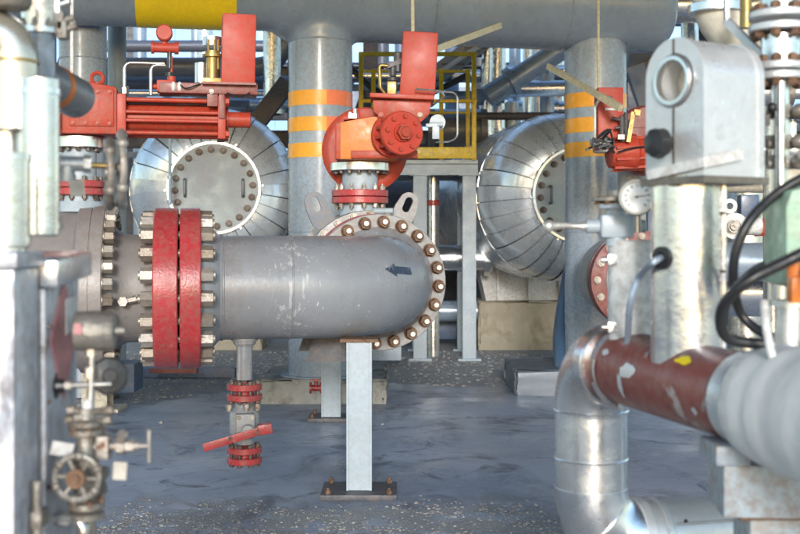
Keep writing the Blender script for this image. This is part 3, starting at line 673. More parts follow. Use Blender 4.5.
# ------------------------------------------------------------------ pipe supports
def support(px, d, top, wpx, label, plate):
    c = V(((px-400)/F*d, d, 0)); wd = wpx/F*d
    t = thing('pipe_support', label, 'support', c, 'pale blue steel pipe supports')
    b = MB(); b.box((c.x-wd/2+.006, d, (top+.032)/2), (.012, wd, top-.032)); b.box((c.x+wd/2-.006, d, (top+.032)/2), (.012, wd, top-.032)); b.box((c.x, d-wd/2+.012, (top+.032)/2), (wd-.025, .012, top-.032))
    b.obj('post', M.post, t)
    b = MB(); b.box((c.x, d, .015), (plate, plate*.82, .03), bev=.004)
    bp = b.obj('base_plate', M.dsteel, t)
    for sx_ in (-1, 1):
        for sy in (-1, 1): bolt(bp, (c.x+sx_*plate*.4, d+sy*plate*.33, .03), (0, 0, 1), .015, .02, M.boltrust, stud=.6)
    return t
s1 = support(359.5, 5.95, AZ-.285, 25, 'front pale blue steel support post on a bolted base plate under the pipe elbow', .40)
b = MB(); b.box((s1.location.x, 5.95, AZ-.278), (.20, .16, .016)); b.obj('top_plate', M.boltrust, s1)
d2 = 8.4
s2 = support(331.5, d2, AZ-.30, 19, 'rear pale blue steel support post standing behind the front one', .34)
b = MB(); gx = s1.location.x
b.prism([(-.10, -.16), (.13, -.16), (.20, .02), (-.04, .02)], (-.44, 6.35, AZ-.28), (1, 0, 0), (0, 0, 1), (0, .012, 0)); b.prism([(-.10, -.14), (.05, -.14), (.12, .02), (-.04, .02)], (-.50, 6.55, AZ-.26), (1, 0, 0), (0, 0, 1), (0, .012, 0))

b.box((-.44, 6.46, AZ-.29), (.22, .22, .014)); tag(b.obj('saddle_bracket', M.dsteel, None, (-.43, 6.45, AZ-.3)), 'dark grey angled saddle plates under the pipe left of the support post', 'bracket')
tv = thing('red_drain_plug', 'small red valve sitting low on the concrete plinth behind the post', 'valve', W(316, 393, 8.8))
pp = W(316, 388, 8.8); b = MB(); b.cyl(pp+V((-.05, 0, 0)), pp+V((.05, 0, 0)), .025).cyl(pp+V((-.05, 0, 0)), pp+V((-.035, 0, 0)), .045).cyl(pp+V((.035, 0, 0)), pp+V((.05, 0, 0)), .045).cyl(pp, pp+V((0, 0, .06)), .015)
b.obj('body', M.red, tv); b = MB(); b.bar(pp+V((-.05, 0, .065)), pp+V((.06, 0, .065)), .02, .012); b.obj('lever', M.red, tv)

# ------------------------------------------------------------------ columns and header pipe
DC = 9.55; HT = 9.5
Xc = lambda px, d=DC: (px-400)*d/F
Zc = lambda py, d=DC: H+(HZ-py)*d/F
Xh = lambda px: along(px, 320.5, DC, HT)
XF = turn(320.5, DC, HT)
def riser(px, r, ztop, label, tapes):
    c = (Xh(px), DC); dd = DC if px < 400 else 9.97; Zc = lambda py: H+(HZ-py)*dd/F
    t = thing('vertical_pipe', label, 'pipe', (*c, 0), 'tall grey vertical pipes under the header')
    b = MB(); b.cyl((*c, .2), (*c, ztop), r, seg=64); b.torus((*c, Zc(43)), (0, 0, 1), r, .006, 64, 6); b.torus((*c, Zc(232)), (0, 0, 1), r, .004, 64, 6); b.cyl((*c, .19), (*c, .215), r*1.25, seg=48)
    b.obj('pipe_run', M.col, t)
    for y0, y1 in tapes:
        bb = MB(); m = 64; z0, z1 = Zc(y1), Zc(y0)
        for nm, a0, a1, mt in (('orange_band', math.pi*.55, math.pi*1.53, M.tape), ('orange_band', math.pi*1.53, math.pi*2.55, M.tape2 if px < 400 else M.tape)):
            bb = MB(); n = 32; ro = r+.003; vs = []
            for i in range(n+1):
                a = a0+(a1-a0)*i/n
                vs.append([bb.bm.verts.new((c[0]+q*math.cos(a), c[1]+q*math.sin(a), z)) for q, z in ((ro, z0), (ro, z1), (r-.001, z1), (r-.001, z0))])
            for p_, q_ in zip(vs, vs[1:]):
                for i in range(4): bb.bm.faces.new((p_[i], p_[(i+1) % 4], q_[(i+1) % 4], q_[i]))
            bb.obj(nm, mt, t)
    return t
TP = ((93.5, 108), (119.5, 133.5), (145, 159))
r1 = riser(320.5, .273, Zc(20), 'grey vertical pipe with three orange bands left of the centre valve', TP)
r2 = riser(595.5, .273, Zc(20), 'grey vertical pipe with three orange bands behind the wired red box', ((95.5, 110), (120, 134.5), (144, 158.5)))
hp = thing('header_pipe', 'huge grey horizontal header pipe with yellow band across the top', 'pipe', (Xh(320), DC, Zc(0)))
hz = Zc(-3)
b = MB(); b.cyl((Xh(-60), DC, hz), (Xh(276), DC, hz), .303, seg=64); b.lathe((Xh(270), DC, hz), (1, 0, 0), [(0, .29), (.10, .37), (Xh(640)-Xh(270), .40), (Xh(655)-Xh(270), .385), (Xh(664)-Xh(270), .325), (Xh(669)-Xh(270), .2), (Xh(671)-Xh(270), 0)], 64)
for q in (320.5, 595.5): b.cyl((Xh(q), DC, Zc(47) if q < 400 else H+(HZ-46)*9.97/F), (Xh(q), DC, hz), .278, seg=64)
raw = b.obj('raw', M.header); rm = raw.modifiers.new('r', 'REMESH'); rm.mode = 'VOXEL'; rm.voxel_size = .018
sm = raw.modifiers.new('s', 'SMOOTH'); sm.iterations = 22; sm.factor = .6
bpy.context.view_layer.update()
me = bpy.data.meshes.new_from_object(raw.evaluated_get(bpy.context.evaluated_depsgraph_get()))
for p_ in me.polygons: p_.use_smooth = True
me.materials.clear(); me.materials.append(M.header)
for v_ in me.vertices: v_.co -= ORI[hp.name]
bpy.data.objects.remove(raw)
run = bpy.data.objects.new('pipe_run', me); col.objects.link(run); run.parent = hp; ORI[run.name] = ORI[hp.name]
b = MB()
for q in (276, 430, 560, 640): b = MB(); b.torus((Xh(q), DC, hz), (1, 0, 0), .305 if q == 276 else .388, .009, 64, 6); b.obj('weld_seam', M.header, hp)
b = MB(); b.annulus((Xh(137), DC, hz), (1, 0, 0), .295, .306, 0, Xh(236)-Xh(137), 64); b.obj('yellow_band', M.yellow, hp)
XF = None
# left hand risers behind the left valve
t = thing('vertical_pipe', 'broad blue grey vertical pipe at left behind the red gearbox', 'pipe', (Xc(83), DC, 0)); b = MB(); b.cyl((Xc(83), DC, 0), (Xc(83), DC, hz), .20, seg=48).torus((Xc(83), DC, Zc(60)), (0, 0, 1), .2, .006, 48, 6); b.obj('pipe_run', M.col, t); b = MB(); b.cyl((Xc(83), DC, 0), (Xc(83), DC, .03), .3, seg=32); b.obj('base_flange', M.dsteel, t)
t = thing('vertical_pipe', 'slim pale blue vertical pipe beside the broad one at left', 'pipe', (Xc(117, 10.4), 10.4, 0)); b = MB(); b.cyl((Xc(117, 10.4), 10.4, 0), (Xc(117, 10.4), 10.4, 5.5), .085, seg=32).cyl((Xc(117, 10.4), 10.4, 2.72), (Xc(117, 10.4), 10.4, 2.8), .11, seg=32); b.obj('pipe_run', M.post, t)
# plinths
def plinth(name, x, y, wx, wy, h, m, label, seed):
    random.seed(seed); b = MB(); n = 12
    b.box((x, y, h/2-.05), (wx, wy, h+.1), bev=.02)
    bmesh.ops.subdivide_edges(b.bm, edges=b.bm.edges[:], cuts=3, use_grid_fill=True)
    for v in b.bm.verts: v.co += V((random.uniform(-1, 1), random.uniform(-1, 1), random.uniform(-1, 1)))*.012
    return tag(b.obj(name, m, None, (x, y, 0)), label, 'plinth', 'concrete plinths')
plinth('concrete_plinth', Xc(325), 9.75, 1.05, 1.1, .2, M.conc, 'stained concrete plinth under the left banded vertical pipe', 3)
plinth('concrete_plinth', Xc(585, 10.1), 10.2, 1.35, 1.0, .22, M.dpipe, 'dark concrete plinth under the right banded vertical pipe', 4)
# blue curved pipe shoe by the right riser
t = thing('blue_pipe_elbow', 'dark blue pipe elbow curving down to the floor left of the right vertical pipe', 'pipe', W(558, 365, 10.2))
b = MB(); cx = Xc(585, 10.3); b.tube(curve([(cx, 10.35, Zc(268, 10.3)), (cx-.06, 10.3, Zc(300, 10.3)), (cx-.12, 10.2, Zc(335, 10.3)), (cx-.13, 10.1, .18)]), .19, 32); b.obj('pipe_run', M.blue, t)

# ------------------------------------------------------------------ vessels
def vessel(px, py, d, yaw, label, seed, rcov=.50, Ro=.945, depth=.50, ng=32):
    c = W(px, py, d); random.seed(seed)
    ax = V((math.sin(R(yaw)), math.cos(R(yaw)), 0))      # points away from the camera
    t = thing('insulated_vessel', label, 'vessel', (c.x, c.y, 0), 'horizontal clad vessels')
    m = rotz_to(ax)
    prof = [(depth*(1-math.cos(R(f))), rcov+.02+(Ro-rcov-.02)*math.sin(R(f))) for f in (0, 14, 28, 42, 56, 68, 80, 90)]
    b = MB(); bm = b.bm
    for g in range(ng):     # lapped gores
        a0 = 2*math.pi*g/ng+.09; a1 = 2*math.pi*(g+1)/ng+.09-.009; a0 += random.uniform(-.012, .012); jj = random.uniform(-.004, .004); rows = []
        for tt, rr in prof:
            row = []
            for k in range(5):
                f = k/4; a = a0+(a1-a0)*f; lift = .012*(f-.4)+jj
                chord = math.cos((a1-a0)/2)/math.cos((f-.5)*(a1-a0)); rad = rr*(.55+.45*chord) + lift*.8
                row.append(bm.verts.new(c + m @ V((rad*math.cos(a), rad*math.sin(a), tt-lift))))
            rows.append(row)
        for p_, q_ in zip(rows, rows[1:]):
            for k in range(4): bm.faces.new((p_[k], p_[k+1], q_[k+1], q_[k]))
    L = 3.2
    b.lathe(c, ax, [(depth-.005, Ro-.02), (depth, Ro+.004), (depth+.9, Ro+.004), (depth+.905, Ro-.004), (depth+1.8, Ro-.004), (L, Ro)], 72)
    b.obj('insulation_cladding', M.dish, t)
    b = MB(); b.lathe(c, ax, [(.02+depth*(1-math.cos(R(f))), rcov+(Ro-rcov-.03)*math.sin(R(f))) for f in (0, 14, 28, 42, 56, 68, 80, 90)], 64); b.obj('seam_backing', M.groove, t)
    b = MB(); b.annulus(c, ax, rcov-.01, rcov+.020, -.05, .03, 72, .004)
    for p in ringpts(c + ax*-.03, ax, rcov+.035, 6, .1): b.cyl(p-ax*.02, p+ax*.02, .012)
    b.obj('cladding_rim', M.dish, t)
    b = MB(); b.cyl(c+ax*-.035, c+ax*.05, rcov-.012, seg=72)
    cv = b.obj('cover_plate', M.cover, t)
    for p in ringpts(c+ax*-.035, ax, rcov-.07, 20, .08): bolt(cv, p, -ax, .034, .04, M.boltdark, stud=.6)
    for s in (-1, 1):
        rt = m @ V((1, 0, 0)); rt = V((ax.y, -ax.x, 0))
        q = c + rt*s*(rcov-.20)*1.08 - ax*.035
        b = MB(); b.tube(fillet([q+V((0, 0, .09)), q+V((0, 0, .09))-ax*.06, q+V((0, 0, -.09))-ax*.06, q+V((0, 0, -.09))], .025), .015, 10); b.obj('handle', M.dpipe, cv)
    hpl = .42 if px < 400 else .60
    for off in (2.0,):
        q = c + ax*off
        b = MB(); rtv = V((ax.y, -ax.x, 0)); b.prism([(-.54, hpl), (.54, hpl), (.70, c.z-.55), (-.70, c.z-.55)], V((q.x, q.y, 0)), rtv, (0, 0, 1), ax*.22)
        for s in (-.40, 0, .40): b.bar(V((q.x, q.y, hpl+.01))+rtv*s-ax*.04, V((q.x, q.y, c.z-.75))+rtv*s-ax*.04, .02, .08)
        sd_ = b.obj('saddle', M.white, t)
    return t, c, ax
t1, c1, a1 = vessel(214, 188, 12.0, -9, 'silver clad horizontal vessel with grey bolted cover at left behind the red flange', 1, .485, .94, .62)
t2, c2, a2 = vessel(578, 195, 12.0, -9, 'darker silver clad vessel at right half hidden by the banded vertical pipe', 2, .50, .955, .72)
for c, a, lab in ((c1, a1, 'left'), (c2, a2, 'right')):
    q = c + a*2.1; plinth('concrete_plinth', q.x, q.y, 1.25, .7, .42 if lab == 'left' else .60, M.concwarm, 'tan concrete plinth under the %s clad vessel' % lab, 8)
b = MB(); q = W(172, 100, 11.7)
t = thing('sprinkler_pipe', 'thin grey pipe running down across the face of the left vessel', 'pipe', W(170, 210, 11.55))
b.tube(fillet([W(170, 100, 11.6), W(170, 176, 11.6), W(170, 205, 11.6)], .05), .016, 10).cyl(W(170, 176, 11.6), W(170, 179, 11.6), .03).cyl(W(170, 200, 11.6), W(170, 203, 11.6), .03); b.obj('pipe_run', M.bpipe, t)

# ------------------------------------------------------------------ yellow platform
DP = 12.6
pf = thing('access_platform', 'raised steel access platform with yellow handrails on pale legs', 'platform', (Xc(420, DP), DP, 0))
Xp = lambda px, d=DP: (px-400)*d/F
Zp = lambda py, d=DP: H+(HZ-py)*d/F
b = MB(); b.box(((Xp(362)+Xp(476))/2, DP-.02, Zp(153)), (Xp(476)-Xp(362), .05, .13), bev=.006); b.obj('toe_board', M.rail, pf)
b = MB(); b.box(((Xp(355)+Xp(478))/2, DP+.6, Zp(162)), (Xp(478)-Xp(355), 1.15, .05)); b.ibeam((Xp(355), DP, Zp(169)), (Xp(478), DP, Zp(169)), .1, .14); b.ibeam((Xp(355), DP+1.15, Zp(169)), (Xp(478), DP+1.15, Zp(169)), .1, .14); b.obj('deck', M.post, pf)
for qx in (420, 469):
    for dy in (0, 1.1):
        b = MB(); x = Xp(qx); b.ibeam((x, DP+dy, 0), (x, DP+dy, Zp(176)), .15, .15, .014); b.box((x, DP+dy, Zp(175)), (.24, .2, .02)); b.box((x, DP+dy, .012), (.26, .26, .024)); b.obj('leg', M.post, pf)
for qx, dy in ((361, 0), (371, 1.15), (474, 0), (445, 1.15), (474, 1.15)):
    b = MB(); x = (qx-400)*DP/F; b.box((x, DP+dy, (Zp(160)+Zp(53))/2), (.052, .05, Zp(53)-Zp(160)), bev=.006); b.obj('rail_post', M.rail, pf)
for dy in (0, 1.15):
    for py, th in ((54, .046), (101, .038)) if dy == 0 else ((56, .035), (101, .03)):
        b = MB(); b.box(((Xp(359)+Xp(477))/2, DP+dy, Zp(py)), (Xp(477)-Xp(359), .055, th), bev=.006); b.obj('handrail', M.rail, pf)
# stair rail and stringer behind
t = thing('stairway', 'blue grey steel stair stringer rising behind the yellow handrail', 'stairs', W(425, 100, 15))
b = MB(); b.bar(W(405, 98, 15), W(500, 28, 15), .06, .26); b.obj('stringer', M.bsteel, t)
b = MB(); b.tube([W(405, 96, 14.6), W(470, 52, 14.6), W(490, 40, 14.6)], .03, 8); b.obj('handrail', M.post, t)
for i in range(8):
    p = W(408+i*11, 100-i*8, 15.3); b = MB(); b.box(p, (.3, .7, .03)); b.obj('tread', M.dsteel, t)
# grey bottle with red band under the platform
t = thing('standing_cylinder', 'upright pale pipe with a red band behind the left platform leg', 'pipe', (Xp(433, 13), 13, 0)); b = MB(); b.cyl((Xp(433, 13), 13, 0), (Xp(433, 13), 13, Zp(170, 13)), .075, seg=28); b.obj('pipe_run', M.cladb, t); b = MB(); b.annulus((Xp(433, 13), 13, Zp(206, 13)), (0, 0, 1), .07, .078, 0, .07, 28); b.obj('red_band', M.red, t)

# ------------------------------------------------------------------ lances (pale poles) and thin rods
def rod(name, pts, r, m, label, cat='rod', group=None):
    o = MB().tube(pts, r, 10).obj(name, m, None, pts[0]); return tag(o, label, cat, group)
o = MB().bar(W(436, 49, 7.6), W(500, 25, 8.4), .03, .045).obj('wooden_pole', M.cane, None, W(436, 49, 7.6)); tag(o, 'pale yellow pole slanting up to the right of the centre red cabinet', 'pole')
o = MB().bar(W(548, 66, 8.9), W(600, 96, 8.2), .03, .045).bar(W(600, 96, 8.2), W(621, 108, 8.0), .035, .05).obj('wooden_pole', M.cane, None, W(621, 108, 8)); tag(o, 'pale yellow pole slanting down to the wired red box at right', 'pole')
rod('conduit', [W(412, -40, 7.1), W(413, 42, 7.1)], .012, M.cane, 'thin pale conduit rising from the top of the centre red cabinet', 'conduit')
rod('conduit', [W(598, -40, 8.4), W(598.5, 92, 8.4)], .012, M.cane, 'thin pale conduit rising from the wired red box at right', 'conduit')
b = MB().tube([W(72, -40, 5.8), W(72, 88, 5.8)], .010, 10).hexa(W(72, 28, 5.8), (0, 0, 1), .018, .04); tag(b.obj('conduit', M.white, None, W(72, 88, 5.8)), 'thin white conduit standing on the left red gearbox', 'conduit')

# ------------------------------------------------------------------ right valve with wires
D3 = 8.5
X3 = lambda px: (px-400)*D3/F
Z3 = lambda py: H+(HZ-py)*D3/F
v3 = thing('actuated_valve', 'right valve with small red cabinet and tangled cables before the banded pipe', 'valve', (X3(630), D3, 0))
b = MB(); b.lathe((X3(640), D3-.05, Z3(280)), (0, 1, 0), [(0, .30), (.01, .38), (.09, .385), (.1, .3), (.13, .3), (.14, .385), (.22, .38), (.23, .28)], 56); f3 = b.obj('flange', M.darkred, v3)
for p in ringpts((X3(640), D3-.052, Z3(280)), (0, 1, 0), .335, 16): bolt(f3, p, (0, -1, 0), .026, .03, M.bolt, stud=.4)
b = MB(); b.cyl((X3(640), D3-.06, Z3(280)), (X3(640), D3-.03, Z3(280)), .27, seg=48, bev=.006); b.obj('blind_cover', M.flange, v3)
b = MB(); b.cyl((X3(640), D3+.15, Z3(280)), (X3(640), D3+.9, Z3(280)), .33, seg=48).cyl((X3(640), D3+.3, Z3(250)), (X3(640), D3+.3, Z3(165)), .11, seg=32); b.obj('valve_body', M.flange, v3)
b = MB(); b.box((X3(606), 8.4, Z3(122)), (.19, .18, Z3(90)-Z3(153)), bev=.01); cb = b.obj('control_cabinet', M.redbox, v3)
b = MB(); b.box((X3(606), 8.305, Z3(112)), (.085, .004, .018)); b.obj('label_plate', M.white, cb)
ax3 = V((-1, -.12, -.05)).normalized(); q = V((X3(652), 8.4, Z3(152)))
b = MB(); b.lathe(q, ax3, [(0, .17), (.03, .17), (.04, .13), (.15, .13), (.17, .145), (.2, .145), (.3, .13), (.36, .11), (.37, .06)], 36)
for p in ringpts(q, ax3, .135, 10): b.bar(p+ax3*.03, p+ax3*.34, .018, .018)
b.obj('ribbed_barrel', M.redact, v3)
b = MB(); b.box((X3(632), 8.42, Z3(138)), (.24, .2, .13), bev=.01); b.lathe((X3(648), 8.5, Z3(140)), (0, 1, 0), [(0, .25), (.02, .27), (.1, .27), (.12, .2)], 40); b.obj('gear_housing', M.darkred, v3)
random.seed(21)
for i in range(12):
    p0 = W(605+random.uniform(0, 14), 134+random.uniform(0, 14), 8.22); p3 = W(586+random.uniform(-2, 26), 140+random.uniform(-6, 14), 8.1)
    pts = [p0] + [p0.lerp(p3, f) + V((random.uniform(-.07, .07), random.uniform(-.08, .04), random.uniform(-.06, .06))) for f in (.3, .6)] + [p3]
    b = MB(); b.tube(curve(pts), random.choice((.005, .007, .01)), 6); b.obj('cable', random.choice((M.black, M.black, M.dsteel, M.tube)), v3)
b = MB(); b.tube(curve([W(618, 152, 8.2), W(632, 148, 8.2), W(650, 146, 8.25)]), .007, 6); b.obj('cable', M.black, v3)
b = MB(); b.bar(W(633, 112, 8.2), W(628, 142, 8.2), .03, .03); b.bar(W(634, 112, 8.2), W(640, 113, 8.2), .03, .04); b.obj('gauge_pipe', M.brass, v3)
b = MB(); b.cyl(W(622, 142, 8.25), W(622, 116, 8.25), .02).cyl(W(612, 118, 8.25), W(632, 122, 8.25), .012).cyl(W(615, 128, 8.25), W(630, 126, 8.25), .012).cyl(W(626, 140, 8.25), W(626, 112, 8.25), .014); b.obj('relay', M.dsteel, v3)
b = MB(); b.tube(fillet([W(595, 145, 8.2), W(595, 106, 8.2), W(601, 97, 8.2), W(612, 97, 8.2)], .05), .010, 8); b.obj('impulse_tubing', M.tube, v3)
b = MB(); b.box(W(621, 137, 8.18), (.05, .03, .035)); b.obj('junction_box', M.white, v3)

# ------------------------------------------------------------------ background plant
backdrop = thing('backdrop', 'low dark shed wall added to block glare at the horizon', 'building', (0, 27, 0))  # dark wall added to keep bright sky off the horizon
b = MB()
for i in range(-60, 60): b.box((i*.3, 27+.04*(i % 2), 1.55), (.299, .08, 3.1))
b.obj('wall', M.wall, backdrop); b = MB(); b.box((0, 28.6, 3.2), (36.4, 3.5, .12)); b.obj('roof', M.dsteel, backdrop)
pb = thing('sky_backdrop', 'pale blue wall added far behind as bright sky in slivers between the pipes', 'building', (0, 40, 0))  # added wall whose pale blue stands in for bright sky
b = MB()
for i in range(-40, 40): b.box((i*.6, 40+.05*(i % 2), 4.6), (.598, .1, 9.2))
b.obj('wall', M.pale, pb)
for i in range(-7, 8): b = MB(); b.box((i*2.1+.3, 39.9, 6.3), (.9, .12, 1.1)); b.obj('window', M.bsteel, pb)
b = MB(); b.box((0, 43, 9.3), (49, 7, .2)); b.obj('roof', M.dsteel, pb)
rk = thing('steel_rack', 'dark steel pipe rack frame of columns and beams in the background', 'pipe rack', (0, 18, 0))
for x in (-7.2, -5.4, -1.6, -.45, 4.7, 7.0):
    for y in (17.0, 22.5):
        b = MB(); b.ibeam((x, y, 0), (x, y, 6.2), .22, .22, .02); b.obj('column', M.dsteel, rk)
for y in (17.0, 22.5):
    for z, h in ((2.9, .26), (3.9, .22), (4.8, .30)):
        b = MB(); b.ibeam((-9, y, z), (9, y, z), .2, h, .02); b.obj('beam', M.bsteel if z > 4 else M.dsteel, rk)
for x in (-5.4, -1.6, 4.7): b = MB(); b.ibeam((x, 17.1, 3.6), (x, 22.4, 3.6), .2, .24, .02); b.obj('beam', M.dsteel, rk)
for a, c in (((-1.6, 17, 2.9), (-.45, 17, 4.1)), ((-.45, 17, 2.9), (-1.6, 17, 4.1)), ((4.7, 17, 2.0), (7.0, 17, 4.1)), ((-5.4, 22.5, 3), (-3.6, 22.5, 4.4)), ((-3.9, 14.5, 2.6), (-1.9, 14.5, 3.5))):
    b = MB(); b.bar(a, c, .1, .1); b.obj('brace', M.bsteel, rk)
def hpipe(px0, px1, py, d, r, m, label, group=None, py1=None, flanges=()):
    p0, p1 = W(px0, py, d), W(px1, py1 if py1 is not None else py, d)
    t = thing('horizontal_pipe', label, 'pipe', (p0+p1)/2, group)
    b = MB(); b.cyl(p0, p1, r, seg=28)
    for f in flanges:
        q = p0.lerp(p1, f); dd = (p1-p0).normalized()*.04; b.cyl(q-dd, q+dd, r*1.35, seg=28)
    b.obj('pipe_run', m, t); return t
def vpipe(px, d, z0, z1, r, m, label, group=None, fl=()):
    x = (px-400)*d/F; t = thing('vertical_pipe', label, 'pipe', (x, d, z0), group)
    b = MB(); b.cyl((x, d, z0), (x, d, z1), r, seg=28)
    for z in fl: b.cyl((x, d, z), (x, d, z+.06), r*1.4, seg=28)
    b.obj('pipe_run', m, t); return t
# left gap under the yellow band
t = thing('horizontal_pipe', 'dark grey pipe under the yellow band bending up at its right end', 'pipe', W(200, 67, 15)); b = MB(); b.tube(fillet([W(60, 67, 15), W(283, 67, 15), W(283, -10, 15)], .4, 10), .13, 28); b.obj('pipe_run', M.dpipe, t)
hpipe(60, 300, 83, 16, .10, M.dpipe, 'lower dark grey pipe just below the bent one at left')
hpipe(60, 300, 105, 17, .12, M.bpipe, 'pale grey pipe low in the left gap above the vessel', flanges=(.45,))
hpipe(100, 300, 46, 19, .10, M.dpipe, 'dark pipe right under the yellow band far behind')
vpipe(272, 14.5, 3.0, 5, .115, M.cladb, 'short silver vertical pipe ending in a flange left of the banded pipe', fl=(3.0, 3.12))
b = MB(); b.bar(W(255, 125, 14), W(288, 82, 14), .16, .22); tag(b.obj('diagonal_strut', M.dsteel, None, W(255, 125, 14)), 'dark diagonal strut above the left vessel beside the banded pipe', 'strut')
for px, d, r in ((140, 20, .12), (196, 21, .09), (205, 21, .15), (238, 20, .10)): vpipe(px, d, 0, 6.1, r, M.bpipe if px != 205 else M.cladb, 'far grey vertical pipe seen in the left gap', 'far vertical pipes in the left gap')
# gap between the two banded pipes
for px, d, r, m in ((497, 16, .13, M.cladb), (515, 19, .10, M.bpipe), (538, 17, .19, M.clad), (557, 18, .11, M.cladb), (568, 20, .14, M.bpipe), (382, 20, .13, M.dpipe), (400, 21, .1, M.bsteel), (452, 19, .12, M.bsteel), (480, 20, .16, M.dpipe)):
    vpipe(px, d, 0, 6.1, r, m, 'background vertical pipe seen above the right vessel and platform', 'background vertical pipes between the banded pipes', fl=(2.9,) if px in (497, 557) else ())
t = hpipe(504, 580, 89, 14.6, .105, M.clad, 'silver insulated pipe crossing above the right vessel', None, 88, (.02,))
hpipe(440, 504, 97, 15.2, .085, M.bpipe, 'thin grey pipe running in from the left to the silver one', flanges=(.6, .9))
hpipe(487, 585, 97, 14.3, .14, M.bpipe, 'fat grey pipe slanting up to the header between the banded pipes', None, 34, (.25, .9))
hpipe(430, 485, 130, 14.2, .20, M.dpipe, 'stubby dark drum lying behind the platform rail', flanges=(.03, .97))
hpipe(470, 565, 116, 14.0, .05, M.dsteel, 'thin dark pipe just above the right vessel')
vpipe(512, 14.1, 2.2, 3.1, .09, M.bpipe, 'short stub pipe with flange standing above the right vessel', fl=(2.95,))
t = thing('dark_filler_drum', 'big dark drum added to blacken the shade under the platform', 'drum', (.1, 16, 0)); b = MB(); b.lathe((-1.6, 16, 1.25), (1, 0, 0), [(0, 0), (.05, .4), (.2, .8), (.35, .95), (2.6, .95), (2.75, .8), (2.9, .4), (2.95, 0)], 40); b.obj('shell', M.dsteel, t); b = MB(); b.box((-.2, 16, .2), (2, .6, .45)); b.obj('saddle', M.dsteel, t)  # dark shape added so the space below the platform goes black
hpipe(436, 492, 258, 13.6, .16, M.clad, 'silver pipe stub lying between the platform legs', flanges=(.9,))
hpipe(425, 500, 311, 13.9, .13, M.bpipe, 'grey pipe low behind the platform legs')
b = MB(); b.box(W(447, 326, 14.5), (.75, .5, .3), bev=.01); tag(b.obj('blue_pump_base', M.blue, None, V((W(447, 326, 14.5).x, 14.5, .1))), 'blue steel pump base in the shade under the platform', 'pump base')
b = MB(); b.box(W(488, 335, 14.3), (.3, .5, .5), bev=.01); tag(b.obj('brown_box', M.concwarm, None, V((W(488, 335, 14.3).x, 14.3, 0))), 'small brown box on the ground by the right platform leg', 'box')
for x0_, x1_, y_, z0_, n_ in ((-.95, .35, 15.6, 2.75, 6), (-4.6, -2.2, 16.2, 2.6, 8)):
    t = thing('lattice_girder', 'dark lattice girder in the %s background gap' % ('centre' if x0_ > -2 else 'left'), 'girder', (x0_, y_, z0_))
    for zc in (z0_, z0_+.75): b = MB(); b.box(((x0_+x1_)/2, y_, zc), (x1_-x0_, .08, .09)); b.obj('chord', M.bsteel, t)
    for i in range(n_):
        xa = x0_+(x1_-x0_)*i/n_; xb_ = x0_+(x1_-x0_)*(i+1)/n_; b = MB(); b.bar((xa, y_, z0_+(.05 if i % 2 else .7)), (xb_, y_, z0_+(.7 if i % 2 else .05)), .05, .06); b.obj('lacing', M.dsteel, t)
for px, d, r, m in ((487, 15.2, .075, M.clad), (547, 15.4, .10, M.bpipe), (527, 16.5, .07, M.clad)):
    vpipe(px, d, 0, 5.0, r, m, 'background vertical pipe seen above the right vessel and platform', 'background vertical pipes between the banded pipes', fl=(2.75,))
t = thing('cable_bundle', 'black cable bundle drooping behind the platform handrail', 'cable', W(400, 95, 14.8)); b = MB(); b.tube(curve([W(345, 62, 14.8), W(380, 92, 14.8), (W(420, 96, 14.8)), W(470, 74, 14.8)]), .045, 10); b.obj('sheath', M.black, t)
hpipe(488, 580, 71, 16.4, .09, M.clad, 'upper silver pipe running level behind the slanting grey pipe', flanges=(.5,))
hpipe(480, 580, 108, 17.5, .11, M.clad, 'lower silver pipe running level far behind the right vessel', flanges=(.3, .75))
hpipe(345, 480, 76, 16.8, .10, M.clad, 'silver pipe running level far behind the yellow handrail', flanges=(.6,))
hpipe(345, 480, 118, 17.8, .14, M.bpipe, 'wide grey pipe running level low behind the yellow handrail')
hpipe(100, 300, 93, 15.4, .05, M.clad, 'thin silver pipe crossing the left gap between the dark ones')
# right gap
hpipe(640, 860, 6, 11.5, .17, M.clad, 'silver pipe along the top right behind the cream elbow')
b = MB(); b.ibeam(W(628, 78, 13), W(760, 18, 13), .14, .24, .02); tag(b.obj('sloping_beam', M.dsteel, None, W(628, 78, 13)), 'dark sloping steel beam above the grey bracket at top right', 'beam')
b = MB(); b.bar(W(628, 62, 15), W(800, 45, 15), .2, .4); tag(b.obj('cable_tray', M.dpipe, None, W(628, 62, 15)), 'dark cable tray running behind the sloping beam', 'cable tray')
b = MB(); b.bar(W(634, 66, 12), W(652, 118, 12), .12, .2); b.bar(W(652, 118, 12), W(652, 240, 12), .12, .16); tag(b.obj('steel_bracket', M.bsteel, None, W(652, 240, 12)), 'blue grey bent steel bracket between the banded pipe and grey bracket', 'bracket')
vpipe(745, 13, 0, 3.4, .2, M.cladb, 'silver vertical pipe far behind the black hoses')
hpipe(690, 900, 262, 8.0, .14, M.bpipe, 'grey pipe crossing behind the black hoses at right')
hpipe(690, 900, 292, 9.0, .2, M.clad, 'silver pipe low behind the black hoses at right')
hpipe(660, 900, 120, 10.0, .10, M.clad, 'silver pipe behind the rusty bolted flanges at right')
hpipe(690, 900, 178, 9.0, .12, M.cream, 'cream pipe behind the green box at right')
bv = thing('blue_valve', 'small blue and white valve seen past the silver column at right', 'valve', W(742, 225, 6))
b = MB(); b.box(W(748, 206, 6), (.10, .08, .12), bev=.01); b.obj('actuator', M.blue, bv)
b = MB(); b.annulus(W(730, 206, 5.95), (0, 1, 0), .018, .04, 0, .04, 24).annulus(W(735, 226, 5.9), (0, 1, 0), .022, .07, 0, .06, 28); b.cyl(W(724, 226, 5.98), W(760, 226, 5.98), .05); b.obj('body', M.white, bv)
